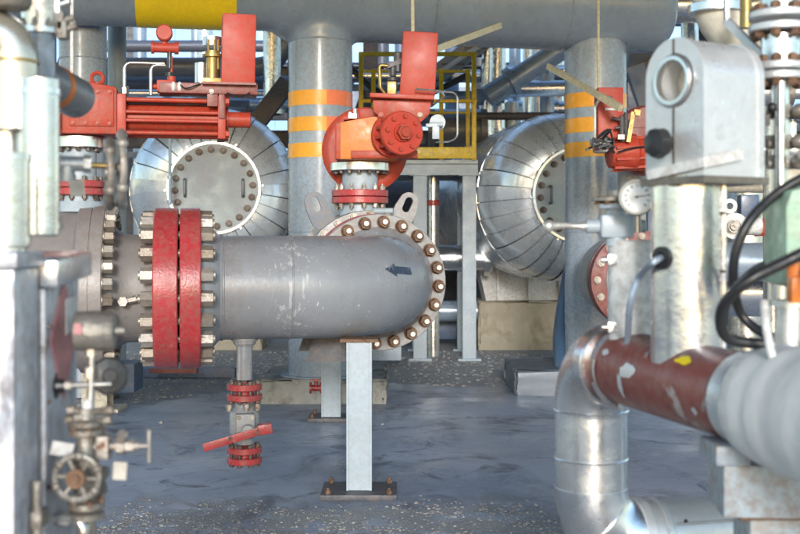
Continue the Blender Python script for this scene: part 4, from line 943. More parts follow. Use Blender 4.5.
b = MB(); b.cyl(W(735, 226, 5.9), W(735, 226, 5.84), .022, seg=20).annulus(W(735, 226, 5.86), (0, 1, 0), .03, .036, 0, .01, 20); b.obj('plug', M.bolt, bv)
rod('red_pipe', [W(755, 228, 6.3), W(790, 226, 6.3)], .05, M.redbox, 'pinkish red pipe end beside the small blue valve', 'pipe')
for px, py, d, r_, lab in ((764, 92, 4.2, .05, 'upper'), (792, 150, 4.0, .045, 'lower')):
    q = W(px, py, d); t = thing('small_valve', 'small silver flanged valve, the %s of two in the gap left of the flanged stack' % lab if lab == 'upper' else 'small silver flanged valve low beside the flanged stack at the right edge', 'valve', q)
    b = MB(); b.cyl(q-V((.16, 0, 0)), q+V((.22, 0, 0)), r_*.55).ball(q, r_*1.1).cyl(q, q+V((0, 0, .11)), r_*.35); b.obj('valve_body', M.cladb, t)
    for s_ in (-.09, .09): b = MB(); b.cyl(q+V((s_-.012, 0, 0)), q+V((s_+.012, 0, 0)), r_*1.15, seg=24); b.obj('flange', M.grime, t)
    b = MB(); b.torus(q+V((0, 0, .11)), (0, 0, 1), r_*1.3, .007, 24, 6); b.bar(q+V((-r_*1.3, 0, .11)), q+V((r_*1.3, 0, .11)), .01, .01); b.obj('handwheel', M.dpipe, t)
for px, d, r_, m_, lab in ((690, 12.5, .10, M.cladb, 'slim silver vertical pipe behind the sloping beam at top right'), (772, 6.5, .05, M.tube, 'thin steel riser behind the flanged stack at right')):
    vpipe(px, d, 0, 5.2, r_, m_, lab)
# deck overhead, out of view; its edges are set to cut sky light
dk = thing('shade_deck', 'unseen steel deck overhead, sized to shade the valves', 'deck', (0, 6, 5.3))
b = MB(); b.box((0, 6.5, 5.4), (16, 16, .12)); b.obj('floor_plate', M.dsteel, dk)
for y in (-1.3, 2.6, 6.5, 10.5, 14.3): b = MB(); b.ibeam((-8, y, 5.18), (8, y, 5.18), .2, .3, .02); b.obj('beam', M.dsteel, dk)
# floor clutter at left
b = MB(); b.box(W(128, 376, 8.6), (.17, .3, .22), bev=.01); tag(b.obj('blue_box', M.blue, None, V((W(128, 376, 8.6).x, 8.6, 0))), 'small blue steel box on the floor under the left valve', 'box')
b = MB(); p = W(110, 404, 9.2); b.ibeam((p.x-.02, 8.9, .02), (p.x-.02, 8.9, .62), .2, .2, .015); b.box((p.x-.02, 8.9, .012), (.4, .3, .024)); tag(b.obj('short_post', M.cream, None, (p.x, 8.9, 0)), 'short cream steel post on the floor under the left valve', 'post')
b = MB(); b.box((Xc(165, 11), 11, .05), (1.4, .12, .09)); tag(b.obj('blue_skid_rail', M.blue, None, (Xc(165, 11), 11, 0)), 'blue rail lying on the gravel behind the red flange', 'rail')
b = MB(); b.box((Xc(174, 10.6), 10.6, .115), (.45, .12, .04)); tag(b.obj('rusty_beam', M.darkred, None, (Xc(178, 10.6), 10.6, .06)), 'rusty red beam lying on the blue rail behind the red flange', 'beam')
b = MB(); b.box(W(385, 345, 12), (.35, .3, .3)); tag(b.obj('steel_block', M.bpipe, None, V((W(385, 345, 12).x, 12, 0))), 'grey steel block on the gravel right of the support post', 'block')
b = MB(); b.prism([(-.45, -.3), (.5, -.3), (.35, .25), (-.5, .2)], W(345, 418, 8.4)+V((0, 0, 0)), (1, 0, 0), (0, 1, 0), (0, 0, .0)) if False else None

# ------------------------------------------------------------------ right foreground: red pipe, insulation, clad elbow
RP = lambda d: V((.505+.2545*(3.15-d), d, 1.032))
rdir = (RP(2.0)-RP(3.0)).normalized()
rp = thing('red_oxide_pipe', 'red brown primed pipe in the right foreground with peeling grey patches', 'pipe', RP(2.8)-V((0, 0, .1)))
b = MB(); b.cyl(RP(2.95), RP(2.2), .094, seg=64); b.obj('pipe_run', M.redpipe, rp)
side = V((0, 0, 1)).cross(rdir).normalized()
if side.y > 0: side = -side
def pipe_patch(name, d, ang, ln, wd, m, seed, lift):
    random.seed(seed); b = MB(); n = 28; c_ = RP(d); rings = []
    rad = [random.uniform(.6, 1.1) for _ in range(n)]; rad = [(rad[i-1]+rad[i]*2+rad[(i+1) % n])/4 for i in range(n)]
    def pt(u_, v_):
        a = R(ang)+v_/.094; return c_ + rdir*u_ + (side*math.cos(a)+V((0, 0, 1))*math.sin(a))*(.094+lift)
    for k in range(1, 5):
        f = k/4; rings.append([b.bm.verts.new(pt(ln*f*rad[i]*math.cos(2*math.pi*i/n), wd*f*rad[i]*math.sin(2*math.pi*i/n))) for i in range(n)])
    c0_ = b.bm.verts.new(pt(0, 0))
    for i in range(n): b.bm.faces.new((c0_, rings[0][i], rings[0][(i+1) % n]))
    for a_, b_ in zip(rings, rings[1:]):
        for i in range(n): b.bm.faces.new((a_[i], a_[(i+1) % n], b_[(i+1) % n], b_[i]))
    b.obj(name, m, rp)
pipe_patch('yellow_mark', 2.44, 44, .040, .013, M.yellow, 4, .0015)
pipe_patch('bare_patch', 2.66, 10, .045, .022, M.cast, 11, .0015)
pipe_patch('bare_patch', 2.70, -16, .014, .034, M.cast, 5, .002)
pipe_patch('bare_patch', 2.80, 30, .020, .010, M.cast, 6, .0015)
pipe_patch('bare_patch', 2.36, -20, .014, .010, M.cast, 9, .0015)
b = MB()
for k in range(14):
    a0_, a1_ = R(80-k*11), R(80-(k+1)*11); e0_, e1_ = [RP(2.845)+(side*math.cos(q)+V((0, 0, 1))*math.sin(q))*.0965 for q in (a0_, a1_)]
    b.bar(e0_, e1_, .004, .020)
b.obj('tape_wrap', M.dpipe, rp)
ip = thing('insulated_pipe', 'thick white cloth wrapped pipe at the right foreground edge', 'pipe', RP(1.9)-V((0, 0, .14)))
pts = []; rr = []
for i in range(60):
    d = 2.225-1.4*i/59; pts.append(RP(d)); rr.append(.116+.024*min(1, i/14)+.0028*math.sin(i*1.25+2*math.sin(i*.4))**2+.002*math.sin(i*2.9+1.3*math.sin(i*.7)))
b = MB(); b.tube(pts, rr, 64); b.obj('insulation_wrap', M.ins, ip)
b = MB(); b.annulus(RP(2.30), rdir, .09, .100, 0, .08, 56, .004); b.obj('end_collar', M.cast, ip)
el = thing('clad_elbow_pipe', 'shiny silver clad elbow pipe dropping at right foreground and turning right', 'pipe', (RP(3.2).x-.02, 3.25, .45))
E0 = RP(2.93); ddn = -rdir
cpts = []
Rb = .14
for i in range(7):
    th = R(90)*i/6; cpts.append(E0 + ddn*(Rb*math.sin(th)) + V((0, 0, -Rb*(1-math.cos(th)))))
b = MB(); b.tube(cpts, .101, 48); b.annulus(E0, rdir, .09, .108, -.02, .03, 48, .004)
b.obj('upper_elbow', M.cladb, el)
bt = cpts[-1]; bz = .66
b = MB(); b.cyl(bt+V((0, 0, .005)), V((bt.x, bt.y, bz)), 0.099, seg=56); b.torus((bt.x, bt.y, bz+.10), (0, 0, 1), .100, .003, 56, 6); b.torus(bt, (0, 0, 1), .100, .004, 56, 6)
b.obj('vertical_cladding', M.cladb, el)
h2 = V((math.cos(R(14)), math.sin(R(14)), 0)); lz = .535; g = V((bt.x, bt.y, bz)); Rl = bz-lz
lp = [g + h2*(Rl*(1-math.cos(R(90)*i/3))) + V((0, 0, -Rl*math.sin(R(90)*i/3))) for i in range(4)]
b = MB(); b.tube([g+V((0, 0, .02))]+lp+[lp[-1]+h2*.03], .101, 48)
for q, dq in ((lp[1], lp[1]-g), (lp[2], lp[2]-lp[1])): b.torus(q, lp[2]-lp[1] if q is lp[1] else h2, .1015, .003, 48, 6)
b.obj('lower_elbow', M.clad, el)
e0 = lp[-1]+h2*.03
b = MB(); b.cyl(e0, e0+h2*1.4, .097, seg=48); b.annulus(e0, h2, .09, .107, -.03, .0, 48, .003).annulus(e0, h2, .09, .105, .03, .05, 48, .003)
hc = b.obj('horizontal_cladding', M.dull, el)
for k in range(4): 
    o_ = (V((0, 0, 1))*math.sin(R(38))-h2.cross(V((0, 0, 1)))*-1*math.cos(R(38))); o_ = V((0, 0, 1))*.55 + V((h2.y, -h2.x, 0))*.83
    bolt(hc, e0+h2*(.09+.16*k)+o_*.097, o_, .005, .004, M.boltdark, name='rivet')
b = MB(); o_ = V((0, 0, 1))*.50 + V((h2.y, -h2.x, 0))*.865; b.bar(e0+h2*.06+o_*.098, e0+h2*1.35+o_*.098, .012, .006); b.obj('lap_seam', M.cladb, hc)
# clad column with grey bracket on top
cp = RP(2.545); cc = (cp.x, cp.y)
cl_ = thing('clad_column', 'bright silver clad column standing on the red brown pipe', 'pipe', (*cc, 1.1))
zt = H+(HZ-177)*2.545/F
b = MB(); b.lathe((*cc, 1.08), (0, 0, 1), [(0, .083), (zt-1.08, .083)], 56); b.obj('cladding', M.cladb, cl_)
b = MB(); sv = V((.80, -.60, 0)); 
b.bar(V((*cc, 1.10))+sv*.0825, V((*cc, zt-.02))+sv*.0825, .006, .02)
lap = b.obj('lap_seam', M.clad, cl_)
b = MB()
n = 12; a0, a1 = R(-33), R(12); vs = []
for i in range(n+1):
    a = a0+(a1-a0)*i/n; vs.append([b.bm.verts.new((cc[0]+q*math.cos(a), cc[1]+q*math.sin(a), z)) for q, z in ((.086, 1.11), (.086, zt-.003), (.0825, zt-.003), (.0825, 1.11))])
for p_, q_ in zip(vs, vs[1:]):
    for i in range(4): b.bm.faces.new((p_[i], p_[(i+1) % 4], q_[(i+1) % 4], q_[i]))
b.obj('cladding_lap', M.clad, cl_)
for k in range(3): bolt(lap, V((*cc, 1.16+.13*k))+sv*.086-V((.004, .004, 0)), sv, .005, .004, M.boltdark, name='rivet')
b = MB(); hd = V((-.82, -.57, 0)); hq = V((*cc, H+(HZ-258)*2.5/F))+hd*.083; b.annulus(hq, hd, .014, .026, -.004, .008, 24); b.cyl(hq-hd*.003, hq+hd*.002, .015); b.obj('port', M.black, cl_)
# cast bracket
ct = thing('cast_bracket', 'big grey round topped cast bracket with a hole on the clad column', 'bracket', (*cc, zt))
fn = V((-math.sin(R(60)), -math.cos(R(60)), 0)); ex = -fn; wx = V((-fn.y, fn.x, 0))   # ex: extrusion, wx: across the front face
if wx.x < 0: wx = -wx
base = W(650, 178, 2.55); hw = .085; zb = H+(HZ-178)*2.5/F; ztop = H+(HZ-41)*2.5/F; cyc = ztop-hw
fc = base + wx*hw; fc.z = 0
def ushape(r, zlow, n=24):
    p = [(r*math.cos(math.pi*i/n), cyc+r*math.sin(math.pi*i/n)) for i in range(n+1)]
    return p
outl = ushape(hw, zb); ho = []
n = 24
full = [(hw, zb)] + outl + [(-hw, zb)] + [(0, zb)]
L_ = .165
hc_ = cyc-.008; hr = .047
# outer loop resampled by angle round the hole so both loops have the same count
def outer_at(a):
    dx, dz = math.cos(a), math.sin(a); best = None
    t = 0; 
    lo, hi = 0, 1.
    def inside(t):
        x, z = dx*t, hc_+dz*t
        if abs(x) > hw or z < zb: return False
        return True if z <= cyc else (x*x+(z-cyc)**2 <= hw*hw)
    for _ in range(30):
        mid = (lo+hi)/2
        if inside(mid): lo = mid
        else: hi = mid
    return (dx*lo, hc_+dz*lo)
ca = math.atan2(zb-hc_, hw); angs = sorted([2*math.pi*i/48-math.pi for i in range(48)] + [ca, -math.pi-ca])
op = [outer_at(a) for a in angs]; hp_ = [(hr*math.cos(a), hc_+hr*math.sin(a)) for a in angs]
b = MB(); b.prism(op, fc, wx, (0, 0, 1), ex*L_, hp_); cbd = b.obj('casting', M.cast, ct)
b = MB(); op2 = [(x*1.06, (z-hc_)*1.035+hc_) for x, z in op]; b.prism(op2, fc+ex*(L_-.002), wx, (0, 0, 1), ex*.016, hp_); b.prism(op2, fc-ex*.008, wx, (0, 0, 1), ex*.012, [(x*1.3, (z-hc_)*1.3+hc_) for x, z in hp_]); b.obj('rim', M.cast, ct)
b = MB(); b.box(fc+fn*.0085+V((0, 0, (hc_+hr*1.25+ztop)/2)), (.004, .004, ztop-hc_-hr*1.25), rz(30)); b.box(fc+fn*.0085+V((0, 0, (hc_-hr*1.25+zb)/2)), (.004, .004, hc_-hr*1.25-zb), rz(30)); b.obj('clamp_slot', M.groove, ct)
b = MB(); b.annulus(fc+V((0, 0, hc_))+fn*.006, fn, hr*.98, hr*1.22, -.004, .012, 40, .003); b.obj('bushing', M.cladb, ct)
b = MB(); b.cyl(fc+V((0, 0, hc_))+ex*.05, fc+V((0, 0, hc_))+ex*.15, hr*.985, seg=36); b.obj('pin', M.cream, ct)
b = MB(); kq = W(657, 143, 2.46); b.lathe(kq+ex*.05, fn, [(0, .012), (.03, .012), (.032, .03), (.045, .034), (.062, .03), (.068, .012)], 24, lambda a, t: 1+.06*math.cos(a*7)); b.obj('knob', M.black, ct)
b = MB(); q0 = fc+V((0, 0, zb+.008))-wx*.07+fn*.020; q1 = fc+V((0, 0, zb+.028))+wx*.098+fn*.015; 
b.bar(q0, q1, .004, .022); q2 = fc+wx*.098+ex*.10+V((0, 0, zb+.05)); b.bar(q1, q2, .004, .024); b.obj('label_strip', M.white, ct)
b = MB(); b.box(fc+ex*(L_*.5)+V((0, 0, zb-.008)), (.20, .20, .016), rz(30)); b.box(fc+ex*(L_*.1)+V((0, 0, zb-.004))+fn*.0, (.06, .02, .03), rz(30)); b.obj('base_flange', M.grime, ct)
# small clad cylinder and its valve and gauge
sp = RP(2.83); ss = (sp.x+.006, sp.y)
sv_ = thing('clad_stub', 'short white clad stub pipe on the red brown pipe left of the tall column', 'pipe', (*ss, 1.1)); zs = H+(HZ-240)*2.83/F
b = MB(); b.cyl((*ss, 1.1), (*ss, zs), .062, seg=40, bev=.004); b.obj('cladding', M.white, sv_)
for dz in (.05, .22):
    b = MB(); q = V((ss[0]-.055, ss[1]-.03, 1.09+dz)); b.box(q, (.03, .02, .028), bev=.003).cyl(q+V((-.012, 0, 0)), q+V((-.03, 0, 0)), .008); b.obj('clip', M.cladb, sv_)
nv = thing('needle_valve', 'pale blue needle valve with rusty bolts and lever atop the white stub', 'valve', (*ss, zs))
c = V((ss[0]-.045, ss[1]-.01, zs+.035))
b = MB(); b.box(c+V((0, 0, 0)), (.085, .06, .06), bev=.010).cyl(c+V((0, 0, -.05)), c+V((0, 0, .05)), .025).cyl(c+V((-.04, 0, 0)), c+V((-.075, 0, 0)), .018).cyl(c+V((.04, 0, 0)), c+V((.075, 0, 0)), .016); b.cyl(c+V((0, 0, .045)), c+V((0, 0, .056)), .045); vb = b.obj('valve_body', M.post, nv)
b = MB(); b.cyl(c+V((-.012, 0, .064)), c+V((-.012, 0, .072)), .048, seg=20).cyl(c+V((0, 0, .05)), c+V((0, 0, .09)), .02); b.obj('bonnet', M.grime, nv)
for p in ringpts(c+V((-.008, 0, .056)), (0, 0, 1), .036, 6): bolt(vb, p, (0, 0, 1), .010, .014, M.boltrust, stud=.5)
b = MB(); b.tube([c+V((-.07, 0, 0)), c+V((-.10, 0, 0)), c+V((-.13, -.01, .002)), c+V((-.165, -.015, .0))], [.014, .008, .008, .012], 12).ball(c+V((-.172, -.015, 0)), .016); b.obj('lever', M.stud, nv)
gg = thing('pressure_gauge', 'round white faced pressure gauge beside the tall silver column', 'gauge', W(637, 213, 2.7))
gc = W(637, 197, 2.68); gn = V((-.28, -.95, .05)).normalized()
b = MB(); b.cyl(gc-gn*.03, gc, .042, seg=40).annulus(gc, gn, .036, .0445, -.012, .008, 40, .002).cyl(gc-gn*.015-V((0, 0, .035)), gc-gn*.015-V((0, 0, .085)), .009); cs = b.obj('case', M.glass, gg)
b = MB(); b.cyl(gc-gn*.004, gc+gn*.001, .0365, seg=40); dl = b.obj('dial', M.dial, gg)
gr = V((-gn.y, gn.x, 0)).normalized(); gu = gn.cross(gr)
if gu.z < 0: gu = -gu
b = MB(); b.bar(gc+gn*.003-gr*.006, gc+gn*.003+gr*.022+gu*.003, .0015, .002); b.cyl(gc+gn*.001, gc+gn*.004, .003)
for i in range(11):
    a = R(-45+27*i); d = gr*math.cos(a)+gu*math.sin(a); b.bar(gc+gn*.0018+d*.024, gc+gn*.0018+d*.031, .001, .0026)
b.obj('needle', M.black, dl)
# strap running from the port over the red pipe
pts = curve([hq+hd*.008, hq+V((-.03, -.03, -.01)), W(640, 276, 2.6), W(630, 305, 2.62), RP(2.83)+V((-.03, -.09, .06)), RP(2.85)+V((-.06, -.075, .0)), RP(2.86)+V((-.05, -.075, -.045))])
o = MB().tube(pts[:-8], .0085, 10).obj('ground_cable', M.bpipe, None, RP(2.85)); tag(o, 'grey grounding cable from the clad column over the red brown pipe', 'cable')
# bolted stack on the far right
st = thing('flanged_gate_stack', 'silver flanged valve stack with rusty bolts at the upper right edge', 'valve', W(778, 290, 2.6)); ks = 2.6/F
sxx = W(780, 0, 2.6); s0 = (sxx.x, 2.6); zz = lambda py: H+(HZ-py)*ks
b = MB(); b.cyl((*s0, zz(-60)), (*s0, zz(10)), .045, seg=32).cyl((*s0, zz(36)), (*s0, zz(64)), .044, seg=32).cyl((*s0, zz(80)), (*s0, zz(300)), .020, seg=24).cyl((s0[0]-.012, 2.56, zz(84)), (s0[0]-.012, 2.56, zz(190)), .012)
b.obj('stem_pipe', M.cladb, st)
for y0 in (12, 25, 63, 73):
    b = MB(); b.cyl((*s0, zz(y0+7.5)), (*s0, zz(y0)), .072 if y0 < 40 else .060, seg=40, bev=.003); f = b.obj('flange', M.cast, st)
    up = y0 in (12, 63)
    for p in ringpts((*s0, zz(y0) if up else zz(y0+7.5)), (0, 0, 1), .056 if y0 < 40 else .046, 8, .3): bolt(f, p, (0, 0, 1 if up else -1), .0125, .014, M.boltrust, stud=.25)
for y0 in (118, 148, 168):
    b = MB(); b.hexa((*s0, zz(y0)), (0, 0, 1), .03, .03).cyl((s0[0]-.03, 2.6, zz(y0-4)), (s0[0]+.08, 2.6, zz(y0-4)), .012).ball((s0[0]+.03, 2.56, zz(y0-5)), .018); b.obj('fitting', M.grime, st)
b = MB(); b.ball((s0[0]-.035, 2.55, zz(110)), .012); b.box((s0[0]-.05, 2.56, zz(122)), (.02, .02, .025)); b.obj('plug', M.black, st)
for i, (y0, dx) in enumerate(((100, .06), (128, .05), (140, .075), (158, .045), (172, .07))):
    b = MB(); c = V((s0[0]+dx, 2.52, zz(y0))); b.cyl(c+V((-.03, 0, 0)), c+V((.05, 0, 0)), .011).hexa(c, (1, 0, 0), .018, .02).cyl(c, c+V((0, -.02, .035)), .008); b.obj('fitting', M.bolt if i % 2 else M.cladb, st)
o = MB().bar(W(726, -14, 2.75), W(727, 22, 2.75), .012, .022, .003).bar(W(726, 20, 2.75), W(764, 58, 2.65), .012, .022, .003).bar(W(763, 57, 2.65), W(764, 72, 2.65), .012, .02, .003).obj('handle_bar', M.cast, None, W(764, 58, 2.65)); tag(o, 'bent flat grey handle bar in front of the cream elbow', 'handle')
ce = thing('cream_elbow_pipe', 'cream elbow pipe coming down from the top behind the cast bracket', 'pipe', W(725, 20, 3.3))
b = MB(); b.tube(fillet([W(716, -90, 3.3), W(716, 42, 3.3), W(830, 20, 3.5)], .14, 10), .072, 36); b.torus(W(716, 12, 3.3), (0, 0, 1), .073, .006, 36, 6); b.obj('pipe_run', M.cream, ce)
b = MB(); b.annulus(W(716, 14, 3.3), (0, 0, 1), .06, .082, 0, .03, 36, .003); b.obj('clamp_band', M.cladb, ce)
o = MB().cyl(W(746, -60, 3.1), W(746, 28, 3.1), .017).obj('conduit', M.brass, None, W(746, 28, 3.1)); tag(o, 'thin brass coloured tube at top right before the cream elbow', 'conduit')
# green box and hoses
gbx = thing('green_box', 'pale green painted casting at the right edge above the hoses', 'casting', W(805, 290, 2.2))
b = MB(); b.prism([(0, 0), (.12, -.03), (.12, .22), (.012, .19), (0, .16)], W(786, 284, 2.25), (1, 0, 0), (0, 0, 1), (0, .14, 0), None, .01); b.obj('housing', M.green, gbx)
b = MB(); b.cyl(W(795, 262, 2.2), W(795, 300, 2.2), .016).box(W(797, 290, 2.18), (.03, .03, .05), bev=.004); b.obj('orange_fitting', M.orange, gbx)
b = MB(); b.cyl(W(790, 300, 2.25), W(790, 350, 2.25), .03).cyl(W(790, 300, 2.25), W(790, 306, 2.25), .042); b.obj('stem', M.cladb, gbx)
for pts, r, lab in (
    ([W(820, 168, 2.3), W(775, 195, 2.3), W(745, 228, 2.28), W(733, 270, 2.3), W(742, 315, 2.35), W(775, 338, 2.3), W(820, 342, 2.2)], .0105, 'black hose looping down from the green casting nearest the silver column'),
    ([W(830, 240, 2.1), W(785, 262, 2.1), W(745, 283, 2.1), W(722, 310, 2.15), W(728, 338, 2.2), W(770, 345, 2.2)], .0115, 'thick black hose drooping across in front, ending low by the red brown pipe'),
    ([W(830, 282, 2.0), W(790, 262, 2.3), W(755, 270, 2.45), W(728, 300, 2.5), W(724, 325, 2.5)], .0095, 'thinner black hose lying behind the other two')):
    o = MB().tube(curve(pts, 10), r, 14).obj('black_hose', M.black, None, pts[0]); tag(o, lab, 'hose', 'black rubber hoses')
o = MB().tube(curve([W(764, 302, 2.15), W(766, 325, 2.12), W(771, 352, 2.1), W(776, 362, 2.1)]), .008, 10).obj('white_tube', M.white, None, W(776, 362, 2.1)); tag(o, 'short white tube standing among the black hoses', 'tube')
# bracket under the insulated pipe
sb = thing('pipe_stand', 'pale blue grey steel stand under the white wrapped pipe', 'support', V((W(780, 0, 2.3).x, 2.3, 0)))
tz = H+(HZ-461)*2.3/F; bz_ = H+(HZ-512)*2.3/F
b = MB(); x0_, x1_ = W(722, 0, 2.28).x, W(860, 0, 2.28).x
b.box(((x0_+x1_)/2, 2.32, (tz+bz_)/2), (x1_-x0_, .16, tz-bz_), rz(-4), bev=.004); bm_ = b.obj('beam', M.stand, sb)
b = MB(); b.box((W(730, 0, 2.26).x, 2.30, tz+.022), (.07, .13, .04), bev=.004); b.obj('shim_block', M.stand, sb)
b = MB(); b.box(((x0_+x1_)/2+.03, 2.33, bz_/2-.004), (x1_-x0_-.05, .12, bz_), bev=.004); b.obj('post', M.stand, sb)
b = MB(); b.box(((x0_+x1_)/2+.03, 2.33, bz_-.004), (x1_-x0_, .15, .006)); b.obj('seat_plate', M.boltrust, sb)

# ------------------------------------------------------------------ left foreground
lb = thing('insulated_box', 'pale metal insulation box at the left foreground edge with red diamond sticker', 'box', (-.8, 2.05, 0))
xr = -.660
b = MB(); b.box((xr-.15, 1.965, .655), (.30, .13, 1.31), bev=.006); b.box((xr-.15, 1.96, 1.325), (.32, .15, .028), bev=.006); b.obj('near_panel', M.panel, lb)
b = MB(); b.prism([(2.05, 0), (2.26, 0), (2.25, 1.10), (2.27, 1.285), (2.045, 1.27), (2.055, 1.0)], (xr-.28, 0, 0), (0, 1, 0), (0, 0, 1), (.285, 0, 0), None, .006); pn = b.obj('far_panel', M.panel, lb)
b = MB(); b.box((xr-.13, 2.16, 1.305), (.32, .235, .05), rz(0) @ Matrix.Rotation(R(4), 3, 'X'), bev=.006); b.obj('lid', M.clad, lb)
b = MB(); b.prism([(2.075, 1.17), (2.16, 1.285), (2.24, 1.17), (2.16, 1.05)], (xr+.0062, 0, 0), (0, 1, 0), (0, 0, 1), (.0015, 0, 0)); sk = b.obj('diamond_sticker', M.sticker, pn)
b = MB(); b.prism([(2.165, 1.175), (2.235, 1.185), (2.235, 1.25), (2.165, 1.245)], (xr+.0085, 0, 0), (0, 1, 0), (0, 0, 1), (.0012, 0, 0)); b.obj('paper_label', M.white, pn)
b = MB(); b.box((xr-.10, 2.038, .63), (.19, .012, 1.24)); b.obj('panel_gap', M.groove, lb)
for z in (.75, .9, 1.06, 1.2):
    bolt(pn, (xr+.006, 2.065, z), (1, 0, 0), .005, .004, M.boltdark, name='rivet')
b = MB(); b.box((xr+.012, 2.0, .86), (.02, .05, .03), bev=.003).cyl((xr+.012, 1.985, .82), (xr+.012, 1.985, .93), .009).cyl((xr+.012, 1.985, .74), (xr+.012, 1.985, .80), .012); b.obj('latch', M.grime, lb)
def cyl_thing(name, px, d, py0, py1, r, m, label, extra=None):
    t = thing(name, label, 'pipe', W(px, py1, d)); b = MB(); b.cyl(W(px, py1, d), W(px, py0, d), r, seg=40, bev=.003)
    o = b.obj('cladding', m, t)
    if extra: extra(t)
    return t
def bands(px, d, pys, r):
    def f(t):
        for py in pys: b = MB(); b.annulus(W(px, py, d), (0, 0, 1), r*.95, r*1.06, -.006, .006, 36); b.obj('clamp_band', M.clad, t)
    return f
cyl_thing('clad_pipe', 4, 2.0, 153, 248, .045, M.cladb, 'short silver clad pipe standing on the near end of the insulation box', bands(4, 2.0, (157, 240), .045))
cyl_thing('clad_pipe', 40, 2.22, 78, 236, .038, M.cladb, 'tall silver clad pipe behind the short one at the left edge', bands(40, 2.22, (92, 226), .038))
cyl_thing('clad_pipe', 8, 2.3, 60, 260, .036, M.clad, 'silver clad pipe at the left edge behind the shorter one', bands(8, 2.3, (100, 135), .036))
t = thing('cream_elbow_pipe', 'cream elbow pipe at the upper left edge', 'pipe', W(5, 80, 2.25)); b = MB(); b.tube(fillet([W(-60, 30, 2.2), W(14, 30, 2.25), W(14, 130, 2.25)], .09, 10), .047, 36); b.obj('pipe_run', M.creamclad, t); b = MB(); b.annulus(W(14, 62, 2.25), (0, 0, 1), .046, .05, -.003, .003, 36); b.obj('clamp_band', M.brass, t)
t = thing('banded_pipe', 'grey slanting pipe with an orange stripe at upper left', 'pipe', W(45, 80, 2.5)); p0, p1 = W(6, 62, 2.4), W(76, 98, 2.75); b = MB(); b.cyl(p0, p1, .05, seg=36); b.obj('pipe_run', M.pipe, t); dd = (p1-p0).normalized(); b = MB(); b.annulus(p0.lerp(p1, .62), dd, .049, .052, 0, .022, 36); b.obj('orange_band', M.orange, t)
t = thing('flanged_bonnet', 'silver flanged bonnet hanging at the top left', 'valve', W(40, 30, 2.4)); b = MB(); q = W(40, 34, 2.4); b.lathe(q, (0, 0, 1), [(0, .03), (0, .042), (.012, .042), (.014, .036), (.06, .04), (.09, .046), (.15, .046)], 36); bo = b.obj('bonnet', M.cladb, t)
for p in ringpts(q+V((0, 0, .012)), (0, 0, 1), .039, 8): bolt(bo, p, (0, 0, 1), .006, .012, M.bolt)
b = MB(); b.cyl(q, q-V((0, 0, .12)), .032, seg=28); b.obj('neck', M.col, t)
for i, (px, py) in enumerate(((56, 6), (60, 22), (63, 30))): b = MB(); c = W(px, py, 2.4); b.box(c, (.022, .03, .04), bev=.004).cyl(c, c+V((.03, 0, .01)), .008); b.obj('fitting', M.grime if i else M.cladb, t)
t = thing('round_casting', 'dull brass round casting cut off by the top left corner', 'casting', W(6, 4, 2.2)); b = MB(); b.lathe(W(8, 8, 2.2), (0, 0, 1), [(0, .01), (.0, .04), (.012, .046), (.06, .046)], 32); b.obj('housing', M.grime, t)
# small hand valve in front of the stem
XF = turn(90, 2.5, 15)
hv = thing('hand_valve', 'blurred small grey hand valve with tag before the left red flange', 'valve', W(80, 225, 2.5)); c = W(75, 164, 2.5)
b = MB(); b.cyl(W(42, 164, 2.5), W(60, 164, 2.5), .022, seg=20).cyl(W(54, 164, 2.5), W(88, 164, 2.5), .017, seg=20).hexa(W(84, 164, 2.5), (1, 0, 0), .021, .016).lathe(W(42, 165, 2.5), (1, 0, 0), [(0, .045), (.01, .05), (.02, .045), (.03, .02)], 24).cyl(c+V((-.015, 0, 0)), c+V((-.015, 0, -.04)), .016); b.obj('valve_body', M.cast, hv)
b = MB(); b.cyl(W(86, 165, 2.5), W(122, 166, 2.5), .0065, seg=12); b.obj('spindle', M.brass, hv)
for px, py0, py1 in ((109, 140, 206), (121, 131, 205)):
    b = MB(); cq = W(px, (py0+py1)/2, 2.5); rw = (py1-py0)/2*2.5/F
    b.tube([cq+V((.003*math.sin(3*a), rw*math.sin(a), rw*math.cos(a))) for a in [2*math.pi*i/32 for i in range(33)]], .008, 8, False)
    for i in range(5):
        a = R(20)+2*math.pi*i/5; d = V((0, math.sin(a), math.cos(a))); b.cyl(cq, cq+d*rw, .005, seg=8); b.ball(cq+d*rw, .013)
    b.cyl(cq-V((.01, 0, 0)), cq+V((.01, 0, 0)), .016); b.obj('handwheel', M.bolt, hv)
b = MB(); b.box(W(74, 188, 2.47), (.032, .002, .036), ry(-6)); b.obj('tag', M.tag, hv)
b = MB(); b.tube(curve([W(70, 170, 2.48), W(72, 176, 2.47), W(73, 180, 2.47)]), .0012, 5); b.obj('tag_wire', M.dsteel, hv)
XF = None
b = MB(); b.cyl(W(30, 224, 2.35), W(62, 224, 2.35), .012, seg=16)
for px in (36, 44, 52, 58): b.hexa(W(px, 226, 2.33), (0, -1, .2), .012, .02)
tag(b.obj('clamp_bar', M.stud, None, W(45, 228, 2.35)), 'bolted clamp bar round the foot of the tall silver clad pipe', 'clamp')
